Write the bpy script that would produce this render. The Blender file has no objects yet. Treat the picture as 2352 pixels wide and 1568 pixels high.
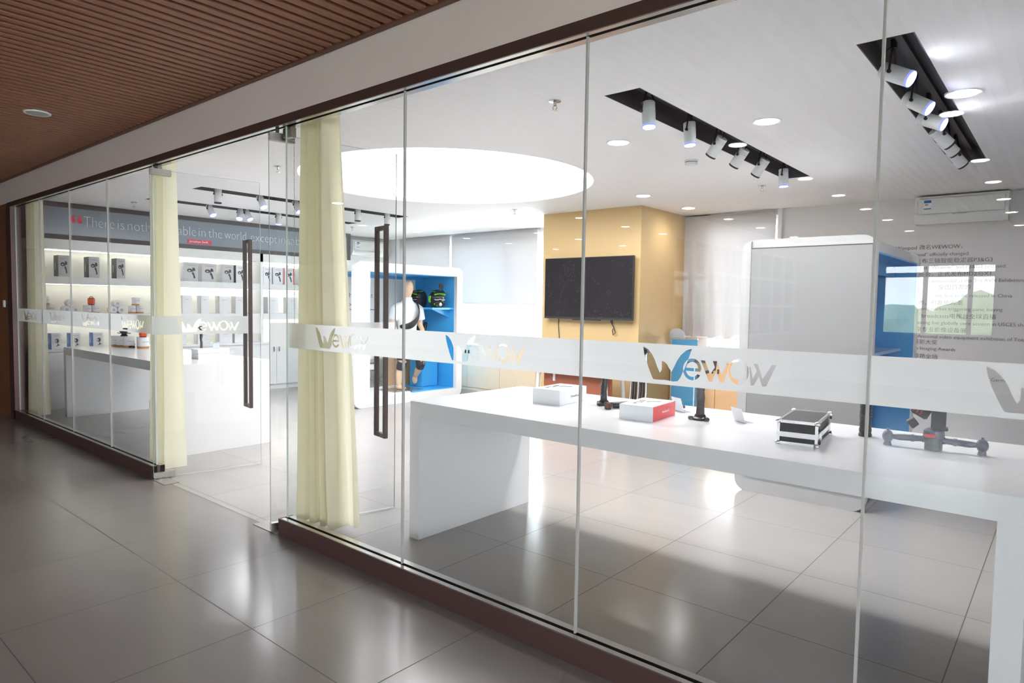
import bpy, bmesh, math, random
from mathutils import Vector, Matrix
random.seed(7)
SC = bpy.context.scene
COL = SC.collection
PI = math.pi

# ------------------------------------------------------------------ camera, world, exposure
cam_data = bpy.data.cameras.new('camera')
cam = bpy.data.objects.new('camera', cam_data)
COL.objects.link(cam)
cam_data.sensor_width = 36
cam_data.lens = 23.307
cam_data.clip_start = 0.05
cam_data.clip_end = 400
_yaw, _pitch, _roll = math.radians(-40.202), math.radians(-3.203), math.radians(.892)
_f = Vector((math.sin(_yaw)*math.cos(_pitch), math.cos(_yaw)*math.cos(_pitch), math.sin(_pitch)))
_r0 = Vector((math.cos(_yaw), -math.sin(_yaw), 0)); _u0 = _r0.cross(_f)
_r = _r0*math.cos(_roll)+_u0*math.sin(_roll); _u = _u0*math.cos(_roll)-_r0*math.sin(_roll)
m = Matrix((_r, _u, -_f)).transposed().to_4x4(); m.translation = Vector((1.956, -2.36, 1.548))
cam.matrix_world = m
SC.camera = cam
SC.view_settings.view_transform = 'Standard'
SC.view_settings.look = 'None'
SC.view_settings.gamma = 1
SC.view_settings.exposure = 1.95
SC.view_settings.use_curve_mapping = False

PANEL_E, SKY_E, SPOT_W, STRIP_E, DOWN_E, HALL_W, DOWN_W = 2.7, 4.2, 38.0, 3.9, 9.0, 40.0, 44.0

world = bpy.data.worlds.new('sky'); SC.world = world; world.use_nodes = True
wn = world.node_tree.nodes; wl = world.node_tree.links
bg = wn['Background']; bg.inputs[1].default_value = SKY_E
tc = wn.new('ShaderNodeTexCoord'); sx = wn.new('ShaderNodeSeparateXYZ'); rmp = wn.new('ShaderNodeValToRGB')
wl.new(tc.outputs['Generated'], sx.inputs[0]); mr = wn.new('ShaderNodeMapRange'); mr.inputs[1].default_value = -.2; mr.inputs[2].default_value = .8
wl.new(sx.outputs[2], mr.inputs[0]); wl.new(mr.outputs[0], rmp.inputs[0]); wl.new(rmp.outputs[0], bg.inputs[0])
rmp.color_ramp.elements[0].color = (.75, .8, .8, 1); rmp.color_ramp.elements[1].color = (.75, .88, 1, 1)
e = rmp.color_ramp.elements.new(.22); e.color = (.95, .98, 1, 1)

# ------------------------------------------------------------------ materials
def lin(c):
    return tuple((x/12.92 if x <= .04045 else ((x+.055)/1.055)**2.4) for x in c)
def rgb(r, g, b): return lin((r/255, g/255, b/255))
MATS = {}
def mat(name, c, rough=.5, metal=0., spec=.5, var=.04, nscale=12., bump=0., emit=None, estr=0., stretch=None, trans=0., rvar=0.):
    if name in MATS: return MATS[name]
    M = bpy.data.materials.new(name); M.use_nodes = True; MATS[name] = M
    n = M.node_tree.nodes; l = M.node_tree.links; p = n['Principled BSDF']
    p.inputs['Roughness'].default_value = rough; p.inputs['Metallic'].default_value = metal
    p.inputs['Specular IOR Level'].default_value = spec
    co = n.new('ShaderNodeTexCoord'); mp = n.new('ShaderNodeMapping'); nz = n.new('ShaderNodeTexNoise')
    l.new(co.outputs['Object'], mp.inputs[0]); l.new(mp.outputs[0], nz.inputs[0]); nz.inputs['Scale'].default_value = nscale; nz.inputs['Detail'].default_value = 4
    if stretch: mp.inputs['Scale'].default_value = stretch
    mx = n.new('ShaderNodeMix'); mx.data_type = 'RGBA'
    a = tuple(max(0, x*(1-var)) for x in c); b = tuple(min(1, x*(1+var)) for x in c)
    mx.inputs[6].default_value = (*a, 1); mx.inputs[7].default_value = (*b, 1)
    l.new(nz.outputs[0], mx.inputs[0]); l.new(mx.outputs[2], p.inputs['Base Color'])
    if rvar:
        r = n.new('ShaderNodeMapRange'); r.inputs[1].default_value = .3; r.inputs[2].default_value = .7
        r.inputs[3].default_value = rough-rvar; r.inputs[4].default_value = rough+rvar; l.new(nz.outputs[0], r.inputs[0]); l.new(r.outputs[0], p.inputs['Roughness'])
    if bump:
        bp = n.new('ShaderNodeBump'); bp.inputs['Strength'].default_value = bump; bp.inputs['Distance'].default_value = .01
        l.new(nz.outputs[0], bp.inputs['Height']); l.new(bp.outputs[0], p.inputs['Normal'])
    if emit:
        p.inputs['Emission Color'].default_value = (*emit, 1); p.inputs['Emission Strength'].default_value = estr
    if trans: p.inputs['Transmission Weight'].default_value = trans
    return M

def glass_mat(name, tint, r0=.04, grime=0.):
    M = bpy.data.materials.new(name); M.use_nodes = True; MATS[name] = M
    n = M.node_tree.nodes; l = M.node_tree.links; n.clear()
    out = n.new('ShaderNodeOutputMaterial'); tr = n.new('ShaderNodeBsdfTransparent'); gl = n.new('ShaderNodeBsdfGlossy')
    tr.inputs[0].default_value = (*tint, 1); gl.inputs['Roughness'].default_value = 0.0
    ge = n.new('ShaderNodeNewGeometry'); dt = n.new('ShaderNodeVectorMath'); dt.operation = 'DOT_PRODUCT'
    l.new(ge.outputs['Incoming'], dt.inputs[0]); l.new(ge.outputs['Normal'], dt.inputs[1])
    def mth(op, a, b=None):
        x = n.new('ShaderNodeMath'); x.operation = op
        for i, v in enumerate((a, b)):
            if v is None: continue
            if isinstance(v, (int, float)): x.inputs[i].default_value = v
            else: l.new(v, x.inputs[i])
        return x.outputs[0]
    ab = mth('ABSOLUTE', dt.outputs['Value']); iv = mth('SUBTRACT', 1.0, ab); p5 = mth('POWER', iv, 5.0)
    fr = mth('ADD', mth('MULTIPLY', p5, 1-r0), r0)
    mx = n.new('ShaderNodeMixShader'); l.new(fr, mx.inputs[0]); l.new(tr.outputs[0], mx.inputs[1]); l.new(gl.outputs[0], mx.inputs[2])
    l.new(mx.outputs[0], out.inputs[0])
    return M

def sheer_mat(name, c, tw=.5, clear=.0):
    M = bpy.data.materials.new(name); M.use_nodes = True; MATS[name] = M
    n = M.node_tree.nodes; l = M.node_tree.links; n.clear()
    out = n.new('ShaderNodeOutputMaterial'); tl = n.new('ShaderNodeBsdfTranslucent'); df = n.new('ShaderNodeBsdfDiffuse'); tr = n.new('ShaderNodeBsdfTransparent')
    co = n.new('ShaderNodeTexCoord'); nz = n.new('ShaderNodeTexNoise'); nz.inputs['Scale'].default_value = 30; l.new(co.outputs['Object'], nz.inputs[0])
    mc = n.new('ShaderNodeMix'); mc.data_type = 'RGBA'; mc.inputs[6].default_value = (*[x*.97 for x in c], 1); mc.inputs[7].default_value = (*c, 1)
    l.new(nz.outputs[0], mc.inputs[0]); l.new(mc.outputs[2], tl.inputs[0]); l.new(mc.outputs[2], df.inputs[0])
    a = n.new('ShaderNodeMixShader'); a.inputs[0].default_value = tw; l.new(df.outputs[0], a.inputs[1]); l.new(tl.outputs[0], a.inputs[2])
    b = n.new('ShaderNodeMixShader'); b.inputs[0].default_value = clear; l.new(a.outputs[0], b.inputs[1]); l.new(tr.outputs[0], b.inputs[2])
    l.new(b.outputs[0], out.inputs[0])
    return M

def emit_mat(name, c, s):
    M = bpy.data.materials.new(name); M.use_nodes = True; MATS[name] = M
    n = M.node_tree.nodes; l = M.node_tree.links; n.clear()
    out = n.new('ShaderNodeOutputMaterial'); e = n.new('ShaderNodeEmission'); e.inputs[0].default_value = (*c, 1); e.inputs[1].default_value = s
    l.new(e.outputs[0], out.inputs[0])
    return M

def tile_mat(name, ox, oy, px, py, c, grout, rough):
    M = bpy.data.materials.new(name); M.use_nodes = True; MATS[name] = M
    n = M.node_tree.nodes; l = M.node_tree.links; p = n['Principled BSDF']
    g = n.new('ShaderNodeNewGeometry'); s = n.new('ShaderNodeSeparateXYZ'); l.new(g.outputs['Position'], s.inputs[0])
    def mth(op, a, b=None, c_=None):
        x = n.new('ShaderNodeMath'); x.operation = op
        for i, v in enumerate((a, b, c_)):
            if v is None: continue
            if isinstance(v, (int, float)): x.inputs[i].default_value = v
            else: l.new(v, x.inputs[i])
        return x.outputs[0]
    ds = []; cells = []
    for k, o, w in ((0, ox, px), (1, oy, py)):
        t = mth('DIVIDE', mth('SUBTRACT', s.outputs[k], o), w)
        cells.append(mth('FLOOR', t)); fr = mth('FRACT', t)
        ds.append(mth('MULTIPLY', mth('MINIMUM', fr, mth('SUBTRACT', 1.0, fr)), w))
    d = mth('MINIMUM', ds[0], ds[1]); gm = mth('LESS_THAN', d, .0024)
    cell = n.new('ShaderNodeCombineXYZ'); l.new(cells[0], cell.inputs[0]); l.new(cells[1], cell.inputs[1])
    wn_ = n.new('ShaderNodeTexWhiteNoise'); l.new(cell.outputs[0], wn_.inputs[0])
    nz = n.new('ShaderNodeTexNoise'); nz.inputs['Scale'].default_value = 2.2; nz.inputs['Detail'].default_value = 6
    mp = n.new('ShaderNodeMapping'); mp.inputs['Scale'].default_value = (.5, 1.6, 1); l.new(g.outputs['Position'], mp.inputs[0])
    off = n.new('ShaderNodeVectorMath'); off.operation = 'MULTIPLY_ADD'; l.new(cell.outputs[0], off.inputs[0]); off.inputs[1].default_value = (3.1, 5.7, 0); l.new(mp.outputs[0], off.inputs[2]); l.new(off.outputs[0], nz.inputs[0])
    v = mth('ADD', mth('MULTIPLY', nz.outputs[0], .16), mth('MULTIPLY', wn_.outputs[0], .05)); v = mth('ADD', v, .9)
    hs = n.new('ShaderNodeMix'); hs.data_type = 'RGBA'; hs.blend_type = 'MULTIPLY'; hs.inputs[0].default_value = 1
    hs.inputs[6].default_value = (*c, 1); cc = n.new('ShaderNodeCombineColor'); [l.new(v, cc.inputs[i]) for i in range(3)]; l.new(cc.outputs[0], hs.inputs[7])
    gx = n.new('ShaderNodeMix'); gx.data_type = 'RGBA'; l.new(gm, gx.inputs[0]); l.new(hs.outputs[2], gx.inputs[6]); gx.inputs[7].default_value = (*grout, 1)
    l.new(gx.outputs[2], p.inputs['Base Color'])
    n2 = n.new('ShaderNodeTexNoise'); n2.inputs['Scale'].default_value = 7; n2.inputs['Detail'].default_value = 5; l.new(g.outputs['Position'], n2.inputs[0])
    r = n.new('ShaderNodeMapRange'); r.inputs[3].default_value = rough-.015; r.inputs[4].default_value = rough+.02; r.inputs[1].default_value = .3; r.inputs[2].default_value = .7; l.new(n2.outputs[0], r.inputs[0])
    rr = mth('ADD', r.outputs[0], mth('MULTIPLY', gm, .5)); l.new(rr, p.inputs['Roughness'])
    p.inputs['Specular IOR Level'].default_value = .5
    return M

def dust_mat(name, c, rough):
    M = mat(name, c, rough, spec=.5, var=.1)
    n = M.node_tree.nodes; l = M.node_tree.links; p = n['Principled BSDF']
    co = n.new('ShaderNodeTexCoord'); vo = n.new('ShaderNodeTexVoronoi'); vo.inputs['Scale'].default_value = 55
    l.new(co.outputs['Object'], vo.inputs[0]); lt = n.new('ShaderNodeMath'); lt.operation = 'LESS_THAN'; lt.inputs[1].default_value = .17; l.new(vo.outputs['Distance'], lt.inputs[0])
    nz = n.new('ShaderNodeTexNoise'); nz.inputs['Scale'].default_value = 5; l.new(co.outputs['Object'], nz.inputs[0])
    gt = n.new('ShaderNodeMath'); gt.operation = 'GREATER_THAN'; gt.inputs[1].default_value = .56; l.new(nz.outputs[0], gt.inputs[0])
    ml = n.new('ShaderNodeMath'); ml.operation = 'MULTIPLY'; l.new(lt.outputs[0], ml.inputs[0]); l.new(gt.outputs[0], ml.inputs[1])
    mx = n.new('ShaderNodeMix'); mx.data_type = 'RGBA'; l.new(ml.outputs[0], mx.inputs[0]); mx.inputs[6].default_value = (*c, 1); mx.inputs[7].default_value = (.25, .25, .25, 1)
    l.new(mx.outputs[2], p.inputs['Base Color'])
    return M

WHITE = mat('white paint', (.80, .80, .80), .6, var=.015)
CEIL = mat('ceiling paint', (.90, .895, .91), .7, var=.01)
TABLEW = mat('table lacquer', (.70, .70, .715), .2, var=.01)
LACQ = mat('white lacquer', (.80, .81, .82), .22, var=.01)
WALLGREY = mat('pale wall paint', (.78, .77, .79), .6, var=.02)
FASCIA = mat('grey plaster', rgb(226, 207, 209), .75, var=.03, nscale=3)
BROWN = mat('dark brown metal', rgb(84, 62, 60), .42, metal=.3, var=.08, nscale=40)
STEEL = mat('brushed steel', (.62, .6, .58), .22, metal=1., var=.06, nscale=20, stretch=(1, 30, 30))
STEELD = mat('satin steel', (.38, .35, .33), .3, metal=1., var=.08, nscale=30)
HANDLE = mat('bronze handle', rgb(92, 82, 80), .38, metal=.6, var=.1, nscale=40)
SLAT = mat('brown slat wood', rgb(148, 98, 74), .55, var=.15, nscale=8, stretch=(20, 1, 20))
SLATDARK = mat('dark ceiling void', rgb(52, 26, 20), .9, var=.1)
TRIMWOOD = mat('reddish trim wood', rgb(112, 70, 58), .5, var=.12, nscale=10)
WALLWOOD = mat('brown wall veneer', rgb(120, 78, 52), .5, var=.2, nscale=6, stretch=(6, 6, .6))
PILLAR = mat('oak veneer', rgb(204, 174, 126), .5, var=.05, nscale=9, stretch=(12, 12, .5))
PEACH = mat('peach laminate', rgb(236, 190, 138), .5, var=.05, nscale=9, stretch=(12, 12, .5))
CREAM = mat('cream laminate', rgb(246, 226, 196), .5, var=.03)
BLACK = mat('black plastic', (.016, .016, .02), .4, var=.2)
DARK = mat('dark grey plastic', (.035, .035, .042), .45, var=.2)
CHAR = mat('charcoal recess', (.05, .051, .062), .6, var=.3, nscale=3)
BANNER = mat('slate grey panel', rgb(140, 150, 163), .18, spec=.6, var=.02)
BANFRAME = mat('dark grey frame', rgb(86, 82, 84), .4, var=.04)
BLUE = mat('blue laminate', rgb(66, 168, 232), .35, var=.06, nscale=5)
TEALBLUE = mat('teal blue print', rgb(46, 140, 186), .4, var=.06)
RED = mat('coral red print', rgb(224, 84, 88), .4, var=.03)
PINKRED = mat('crimson lettering', rgb(226, 60, 92), .4, var=.02)
ORANGE = mat('orange plastic', rgb(236, 84, 24), .35, var=.08)
GOLD = mat('tan card', rgb(196, 146, 84), .5, var=.06)
WHITECARD = mat('white card', (.78, .79, .82), .4, var=.01)
GREYCARD = mat('pale grey card', (.56, .56, .58), .4, var=.02)
BLUECARD = mat('blue card', rgb(36, 112, 190), .4, var=.03)
DARKCARD = mat('black card', (.028, .028, .034), .4, var=.05)
INK = mat('dark grey ink', (.05, .05, .055), .5, var=.05)
INKSOFT = mat('soft grey ink', (.22, .22, .24), .5, var=.05)
LETTERW = mat('white lettering', (.86, .88, .9), .5, var=.01)
SKIN = mat('mannequin skin', rgb(222, 190, 160), .45, var=.03)
SHIRT = mat('white polo cloth', (.74, .77, .8), .8, var=.03, nscale=60)
GREEN = mat('acid green paint', rgb(130, 214, 40), .35, var=.05)
LENSG = mat('smoked lens', (.05, .055, .06), .08, var=.05)
DESKBR = mat('brown desk laminate', rgb(160, 92, 68), .5, var=.06, nscale=6)
TVS = dust_mat('dusty black screen', (.022, .021, .024), .12)
ALU = mat('aluminium', (.75, .75, .77), .25, metal=1., var=.04, nscale=40)
CASEBLK = mat('black vinyl', (.02, .02, .023), .5, var=.3, nscale=60)
BLIND = sheer_mat('blind fabric', (.52, .495, .50), .09)
CURT = sheer_mat('sheer curtain cloth', (.93, .90, .75), .46, .0)
FROST = sheer_mat('frosted film', (.83, .85, .855), .72)
ACRYL = glass_mat('acrylic', (.9, .93, .95), .06)
GLASS = glass_mat('clear glass', (.978, .982, .982), .038)
WGLASS = glass_mat('window glass', (.96, .98, .98), .04)
EDGE = mat('glass edge', (.56, .62, .61), .15, var=.05)
SEAL = mat('clear silicone joint', (.40, .39, .38), .25, var=.05)
PANEL = emit_mat('luminous ceiling film', (1, 1, 1), PANEL_E)
STRIP = emit_mat('led strip', (1, .97, .86), STRIP_E)
DOWNL = emit_mat('downlight lens', (1, 1, 1), DOWN_E)
SPOTL = emit_mat('spot lens', (.93, .96, 1), 30.)
LEDBLUE = mat('blue led ring', (.2, .25, .9), .4, emit=(.25, .3, 1), estr=.3)
FOLI = mat('tree leaves', rgb(150, 170, 130), .8, var=.35, nscale=3, bump=.3)
FOLI2 = mat('olive leaves', rgb(170, 178, 140), .8, var=.35, nscale=3, bump=.3)
BARK = mat('tree bark', rgb(150, 140, 120), .9, var=.2)
GROUND = mat('outdoor lawn', rgb(190, 196, 168), .95, var=.25, nscale=.3)
POSTER = mat('photo print', rgb(150, 150, 160), .3, var=.75, nscale=14)
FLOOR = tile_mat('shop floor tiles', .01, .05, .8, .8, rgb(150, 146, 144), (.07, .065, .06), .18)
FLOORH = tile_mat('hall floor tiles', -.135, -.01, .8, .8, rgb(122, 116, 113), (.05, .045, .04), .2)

# ------------------------------------------------------------------ mesh builder
class B:
    def __init__(s): s.bm = bmesh.new(); s.mi = 0
    def _tag(s, faces):
        for f in faces: f.material_index = s.mi
    def box(s, x0, x1, y0, y1, z0, z1, bev=0.):
        c = bmesh.ops.create_cube(s.bm, size=1)['verts']
        for v in c:
            v.co = Vector(((x0+x1)/2+v.co.x*(x1-x0), (y0+y1)/2+v.co.y*(y1-y0), (z0+z1)/2+v.co.z*(z1-z0)))
        fs = {f for v in c for f in v.link_faces}; s._tag(fs)
        if bev > 0:
            es = {e for v in c for e in v.link_edges}
            r = bmesh.ops.bevel(s.bm, geom=list(es), offset=bev, segments=2, affect='EDGES', clamp_overlap=True); s._tag(r['faces'])
        return s
    def rings(s, rings, cap=True):
        rs = [[s.bm.verts.new(p) for p in r] for r in rings]
        n = len(rs[0]); fs = []
        for a, b in zip(rs, rs[1:]):
            for i in range(n):
                fs.append(s.bm.faces.new((a[i], a[(i+1) % n], b[(i+1) % n], b[i])))
        if cap:
            fs.append(s.bm.faces.new(rs[0][::-1])); fs.append(s.bm.faces.new(rs[-1]))
        s._tag(fs); return s
    def tube(s, pts, r, seg=10, cap=True):
        pts = [Vector(p) for p in pts]; rad = r if isinstance(r, (list, tuple)) else [r]*len(pts)
        rings = []; nrm = None
        for i, p in enumerate(pts):
            t = (pts[min(i+1, len(pts)-1)]-pts[max(i-1, 0)]).normalized()
            if nrm is None:
                up = Vector((0, 0, 1)) if abs(t.z) < .9 else Vector((1, 0, 0)); nrm = t.cross(up).normalized()
            nrm = (nrm-t*nrm.dot(t)).normalized(); bn = t.cross(nrm)
            rings.append([p+(nrm*math.cos(2*PI*k/seg)+bn*math.sin(2*PI*k/seg))*rad[i] for k in range(seg)])
        return s.rings(rings, cap)
    def lathe(s, prof, c=(0, 0, 0), seg=24, axis='z'):
        rings = []
        for r, h in prof:
            ring = []
            for k in range(seg):
                a = 2*PI*k/seg; x, y = r*math.cos(a), r*math.sin(a)
                p = {'z': (x, y, h), 'x': (h, x, y), 'y': (y, h, x)}[axis]
                ring.append(Vector(c)+Vector(p))
            rings.append(ring)
        return s.rings(rings)
    def loft(s, secs, seg=20):
        return s.rings([[Vector((cx+rx*math.cos(2*PI*k/seg), cy+ry*math.sin(2*PI*k/seg), cz)) for k in range(seg)] for cx, cy, cz, rx, ry in secs])
    def ell(s, c, r, seg=16, rot=None):
        v = bmesh.ops.create_uvsphere(s.bm, u_segments=seg, v_segments=max(6, seg//2), radius=1)['verts']
        for q in v:
            p = Vector((q.co.x*r[0], q.co.y*r[1], q.co.z*r[2]))
            if rot: p = rot @ p
            q.co = Vector(c)+p
        s._tag({f for q in v for f in q.link_faces}); return s
    def prism(s, poly, axis, lo, hi):
        def P(a, b, h): return {'x': (h, a, b), 'y': (a, h, b), 'z': (a, b, h)}[axis]
        n = len(poly); a = [s.bm.verts.new(P(*p, lo)) for p in poly]; b = [s.bm.verts.new(P(*p, hi)) for p in poly]
        fs = [s.bm.faces.new((a[i], a[(i+1) % n], b[(i+1) % n], b[i])) for i in range(n)]
        fs += [s.bm.faces.new(a[::-1]), s.bm.faces.new(b)]; s._tag(fs); return s
    def xf(s, M):
        bmesh.ops.transform(s.bm, matrix=M, verts=s.bm.verts); return s

def wloc(o):
    v = Vector((0, 0, 0))
    while o is not None: v += o.location; o = o.parent
    return v
def obj(name, b, mats, parent=None, local=False, smooth=False, remesh=0., kind=None):
    me = bpy.data.meshes.new(name)
    if isinstance(b, B):
        bmesh.ops.recalc_face_normals(b.bm, faces=b.bm.faces[:]); b.bm.to_mesh(me); b.bm.free()
    else: me = b
    if not isinstance(b, B): me.materials.clear()
    for x in (mats if isinstance(mats, (list, tuple)) else [mats]): me.materials.append(x)
    o = bpy.data.objects.new(name, me); COL.objects.link(o)
    if remesh:
        md = o.modifiers.new('r', 'REMESH'); md.mode = 'VOXEL'; md.voxel_size = remesh; md.use_smooth_shade = True
        ms = o.modifiers.new('s', 'SMOOTH'); ms.factor = .5; ms.iterations = 4
        dg = bpy.context.evaluated_depsgraph_get(); me2 = bpy.data.meshes.new_from_object(o.evaluated_get(dg)); o.modifiers.clear(); o.data = me2
        if not me2.materials: me2.materials.append(mats)
        smooth = True; me = me2
    if parent is not None:
        o.parent = parent
        if not local: me.transform(Matrix.Translation(-wloc(parent)))
    if smooth:
        for p in me.polygons: p.use_smooth = True
        if not remesh:
            try: me.set_sharp_from_angle(angle=math.radians(38))
            except Exception: pass
    if kind: o['kind'] = kind
    return o
def thing(name, label, cat, loc=(0, 0, 0), rz=0., group=None, kind=None):
    o = bpy.data.objects.new(name, None); COL.objects.link(o); o.empty_display_size = .1
    o.location = loc; o.rotation_euler = (0, 0, rz); o['label'] = label; o['category'] = cat
    if group: o['group'] = group
    if kind: o['kind'] = kind
    return o
def tag(o, label, cat, group=None, kind=None):
    o['label'] = label; o['category'] = cat
    if group: o['group'] = group
    if kind: o['kind'] = kind
    return o
def struct(name, b, m_, label, cat, smooth=False):
    return tag(obj(name, b, m_, smooth=smooth), label, cat, kind='structure')
def dup(root, loc, rz=None, label=None, group=None):
    r = root.copy(); COL.objects.link(r); r.location = loc
    if rz is not None: r.rotation_euler = (0, 0, rz)
    if label: r['label'] = label
    if group: r['group'] = group
    for ch in list(root.children):
        c = ch.copy(); COL.objects.link(c); c.parent = r
        for g in list(ch.children):
            d = g.copy(); COL.objects.link(d); d.parent = c
    return r
TXT = {}
def text_mesh(s, size, align='CENTER', ext=.0008, off=0., spacing=1.):
    key = (s, size, align, ext, off, spacing)
    cu = bpy.data.curves.new('lettering', 'FONT'); cu.body = s; cu.size = size; cu.align_x = align; cu.align_y = 'BOTTOM_BASELINE'
    cu.extrude = ext; cu.offset = off; cu.space_character = spacing; cu.resolution_u = 3
    o = bpy.data.objects.new('lettering', cu); COL.objects.link(o); bpy.context.view_layer.update()
    me = bpy.data.meshes.new_from_object(o.evaluated_get(bpy.context.evaluated_depsgraph_get()))
    bpy.data.objects.remove(o); bpy.data.curves.remove(cu)
    return me
def text(name, s, size, M, m_, parent=None, align='CENTER', off=0., width=None, local=False, ext=.0008, spacing=1.):
    """lettering lies in the XY plane of matrix M"""
    me = text_mesh(s, size, align, ext, off, spacing)
    if width:
        xs = [v.co.x for v in me.vertices]; w = max(xs)-min(xs)
        me.transform(Matrix.Scale(width/w, 4, (1, 0, 0)))
    me.transform(M)
    return obj(name, me, m_, parent, local=local)
def basis(o, x, y):
    x = Vector(x); y = Vector(y); z = x.cross(y); M = Matrix((x, y, z)).transposed().to_4x4(); M.translation = Vector(o); return M
def curve_fill(polys, ext=0.):
    """flat mesh in the XY plane with holes (even-odd)"""
    cu = bpy.data.curves.new('outline', 'CURVE'); cu.dimensions = '2D'; cu.fill_mode = 'BOTH' if ext else 'FRONT'; cu.extrude = ext
    for pl in polys:
        sp = cu.splines.new('POLY'); sp.points.add(len(pl)-1); sp.use_cyclic_u = True
        for q, (x, y) in zip(sp.points, pl): q.co = (x, y, 0, 1)
    o = bpy.data.objects.new('outline', cu); COL.objects.link(o); bpy.context.view_layer.update()
    me = bpy.data.meshes.new_from_object(o.evaluated_get(bpy.context.evaluated_depsgraph_get()))
    bpy.data.objects.remove(o); bpy.data.curves.remove(cu)
    return me
def circ(cx, cy, rx, ry=None, n=48, a0=0., a1=2*PI):
    ry = rx if ry is None else ry
    full = abs(a1-a0-2*PI) < 1e-6
    return [(cx+rx*math.cos(a0+(a1-a0)*k/(n if full else n-1)), cy+ry*math.sin(a0+(a1-a0)*k/(n if full else n-1))) for k in range(n)]
def rect(x0, x1, y0, y1): return [(x0, y0), (x1, y0), (x1, y1), (x0, y1)]
def rrect(x0, x1, y0, y1, r, n=8):
    p = []
    for cx, cy, a in ((x1-r, y1-r, 0), (x0+r, y1-r, PI/2), (x0+r, y0+r, PI), (x1-r, y0+r, 1.5*PI)):
        p += [(cx+r*math.cos(a+PI/2*k/n), cy+r*math.sin(a+PI/2*k/n)) for k in range(n+1)]
    return p
RXY = Matrix.Rotation(PI/2, 4, 'X')    # XY -> XZ plane

ZC = 2.85       # shop ceiling
ZH = 3.0        # hall ceiling
YB = 6.6        # back wall
XL = -8.7       # shelf front plane

# ------------------------------------------------------------------ the setting
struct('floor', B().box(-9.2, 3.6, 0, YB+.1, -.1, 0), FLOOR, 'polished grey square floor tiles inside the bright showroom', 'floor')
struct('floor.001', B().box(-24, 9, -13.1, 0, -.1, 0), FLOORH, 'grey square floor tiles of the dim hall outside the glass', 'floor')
SLOTS = [(-.335, -.085, 1.2, 4.55), (1.075, 1.325, 1.27, 4.68), (-6.05, -5.8, 1.22, 4.35), (-7.41, -7.16, 1.22, 4.42)]
CC, CR = (-3.23, 2.68), 1.545
me = curve_fill([rect(-9.2, 3.6, .05, YB+.1), circ(*CC, CR, n=96)]+[rect(*s) for s in SLOTS], .02)
me.transform(Matrix.Translation((0, 0, ZC+.02)))
struct('ceiling', me, CEIL, 'flat white plaster ceiling of the showroom with slots and a round opening', 'ceiling')
struct('ceiling.001', B().box(-9.2, 3.6, .06, YB+.1, 3.22, 3.26), CHAR, 'dark slab above the white showroom ceiling', 'ceiling')
# walls
struct('wall_left', B().box(-9.25, -9.1, 0, YB+.1, 0, 3.22), WHITE, 'white shelf-side wall at the far end of the showroom', 'wall')
struct('wall_right', B().box(3.5, 3.6, 0, YB+.1, 0, 3.22), WALLGREY, 'plain wall closing the near end of the showroom', 'wall')
b = B(); b.box(-9.2, -8.62, YB, YB+.12, 0, 3.2); b.box(-8.62, -1.0, YB, YB+.12, 0, .86); b.box(-4.3, -2.0, YB, YB+.12, .86, 3.2)
b.box(-1.0, 3.6, YB, YB+.12, 0, 3.2); b.box(-8.62, -1.0, YB, YB+.12, 2.7, 3.2)
struct('wall_back', b, WALLGREY, 'pale grey rear wall with the window openings', 'wall')
struct('wall_back.001', B().box(-1.05, -1.0, YB-.06, YB, .86, ZC), WHITE, 'white window reveal beside the lettered wall', 'wall')
for i, (x0, x1, nm) in enumerate(((-8.62, -7.12, 1), (-7.1, -5.7, 2), (-5.68, -4.3, 3), (-2.0, -1.05, 4), )):
    pass
def window(n_, x0, x1, z0, z1, y, lab, mull):
    t = thing('window_%d' % n_, lab, 'window', ((x0+x1)/2, y, z0), kind='structure')
    f = B(); w = .05
    f.box(x0, x1, y-.03, y+.03, z0, z0+w); f.box(x0, x1, y-.03, y+.03, z1-w, z1); f.box(x0, x0+w, y-.03, y+.03, z0+w, z1-w); f.box(x1-w, x1, y-.03, y+.03, z0+w, z1-w)
    for mx_ in mull: f.box(mx_-w/2, mx_+w/2, y-.03, y+.03, z0+w, z1-w)
    obj('window_frame', f, WHITE, t)
    obj('pane', B().box(x0+w, x1-w, y-.004, y+.004, z0+w, z1-w), WGLASS, t)
    return t
window(1, -8.62, -4.3, .86, 2.7, YB+.06, 'wide bright rear window behind the two joined grey blinds', [-7.1, -5.7])
window(2, -2.0, -1.05, .86, 2.7, YB+.06, 'bright rear window below the single creased blind by the oak pillar', [])
b = B(); b.box(-3.95, -2.36, 5.3, YB, 0, ZC)
struct('wall_pillar', b, PILLAR, 'wide oak-clad square pillar carrying the television', 'pillar')
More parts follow.
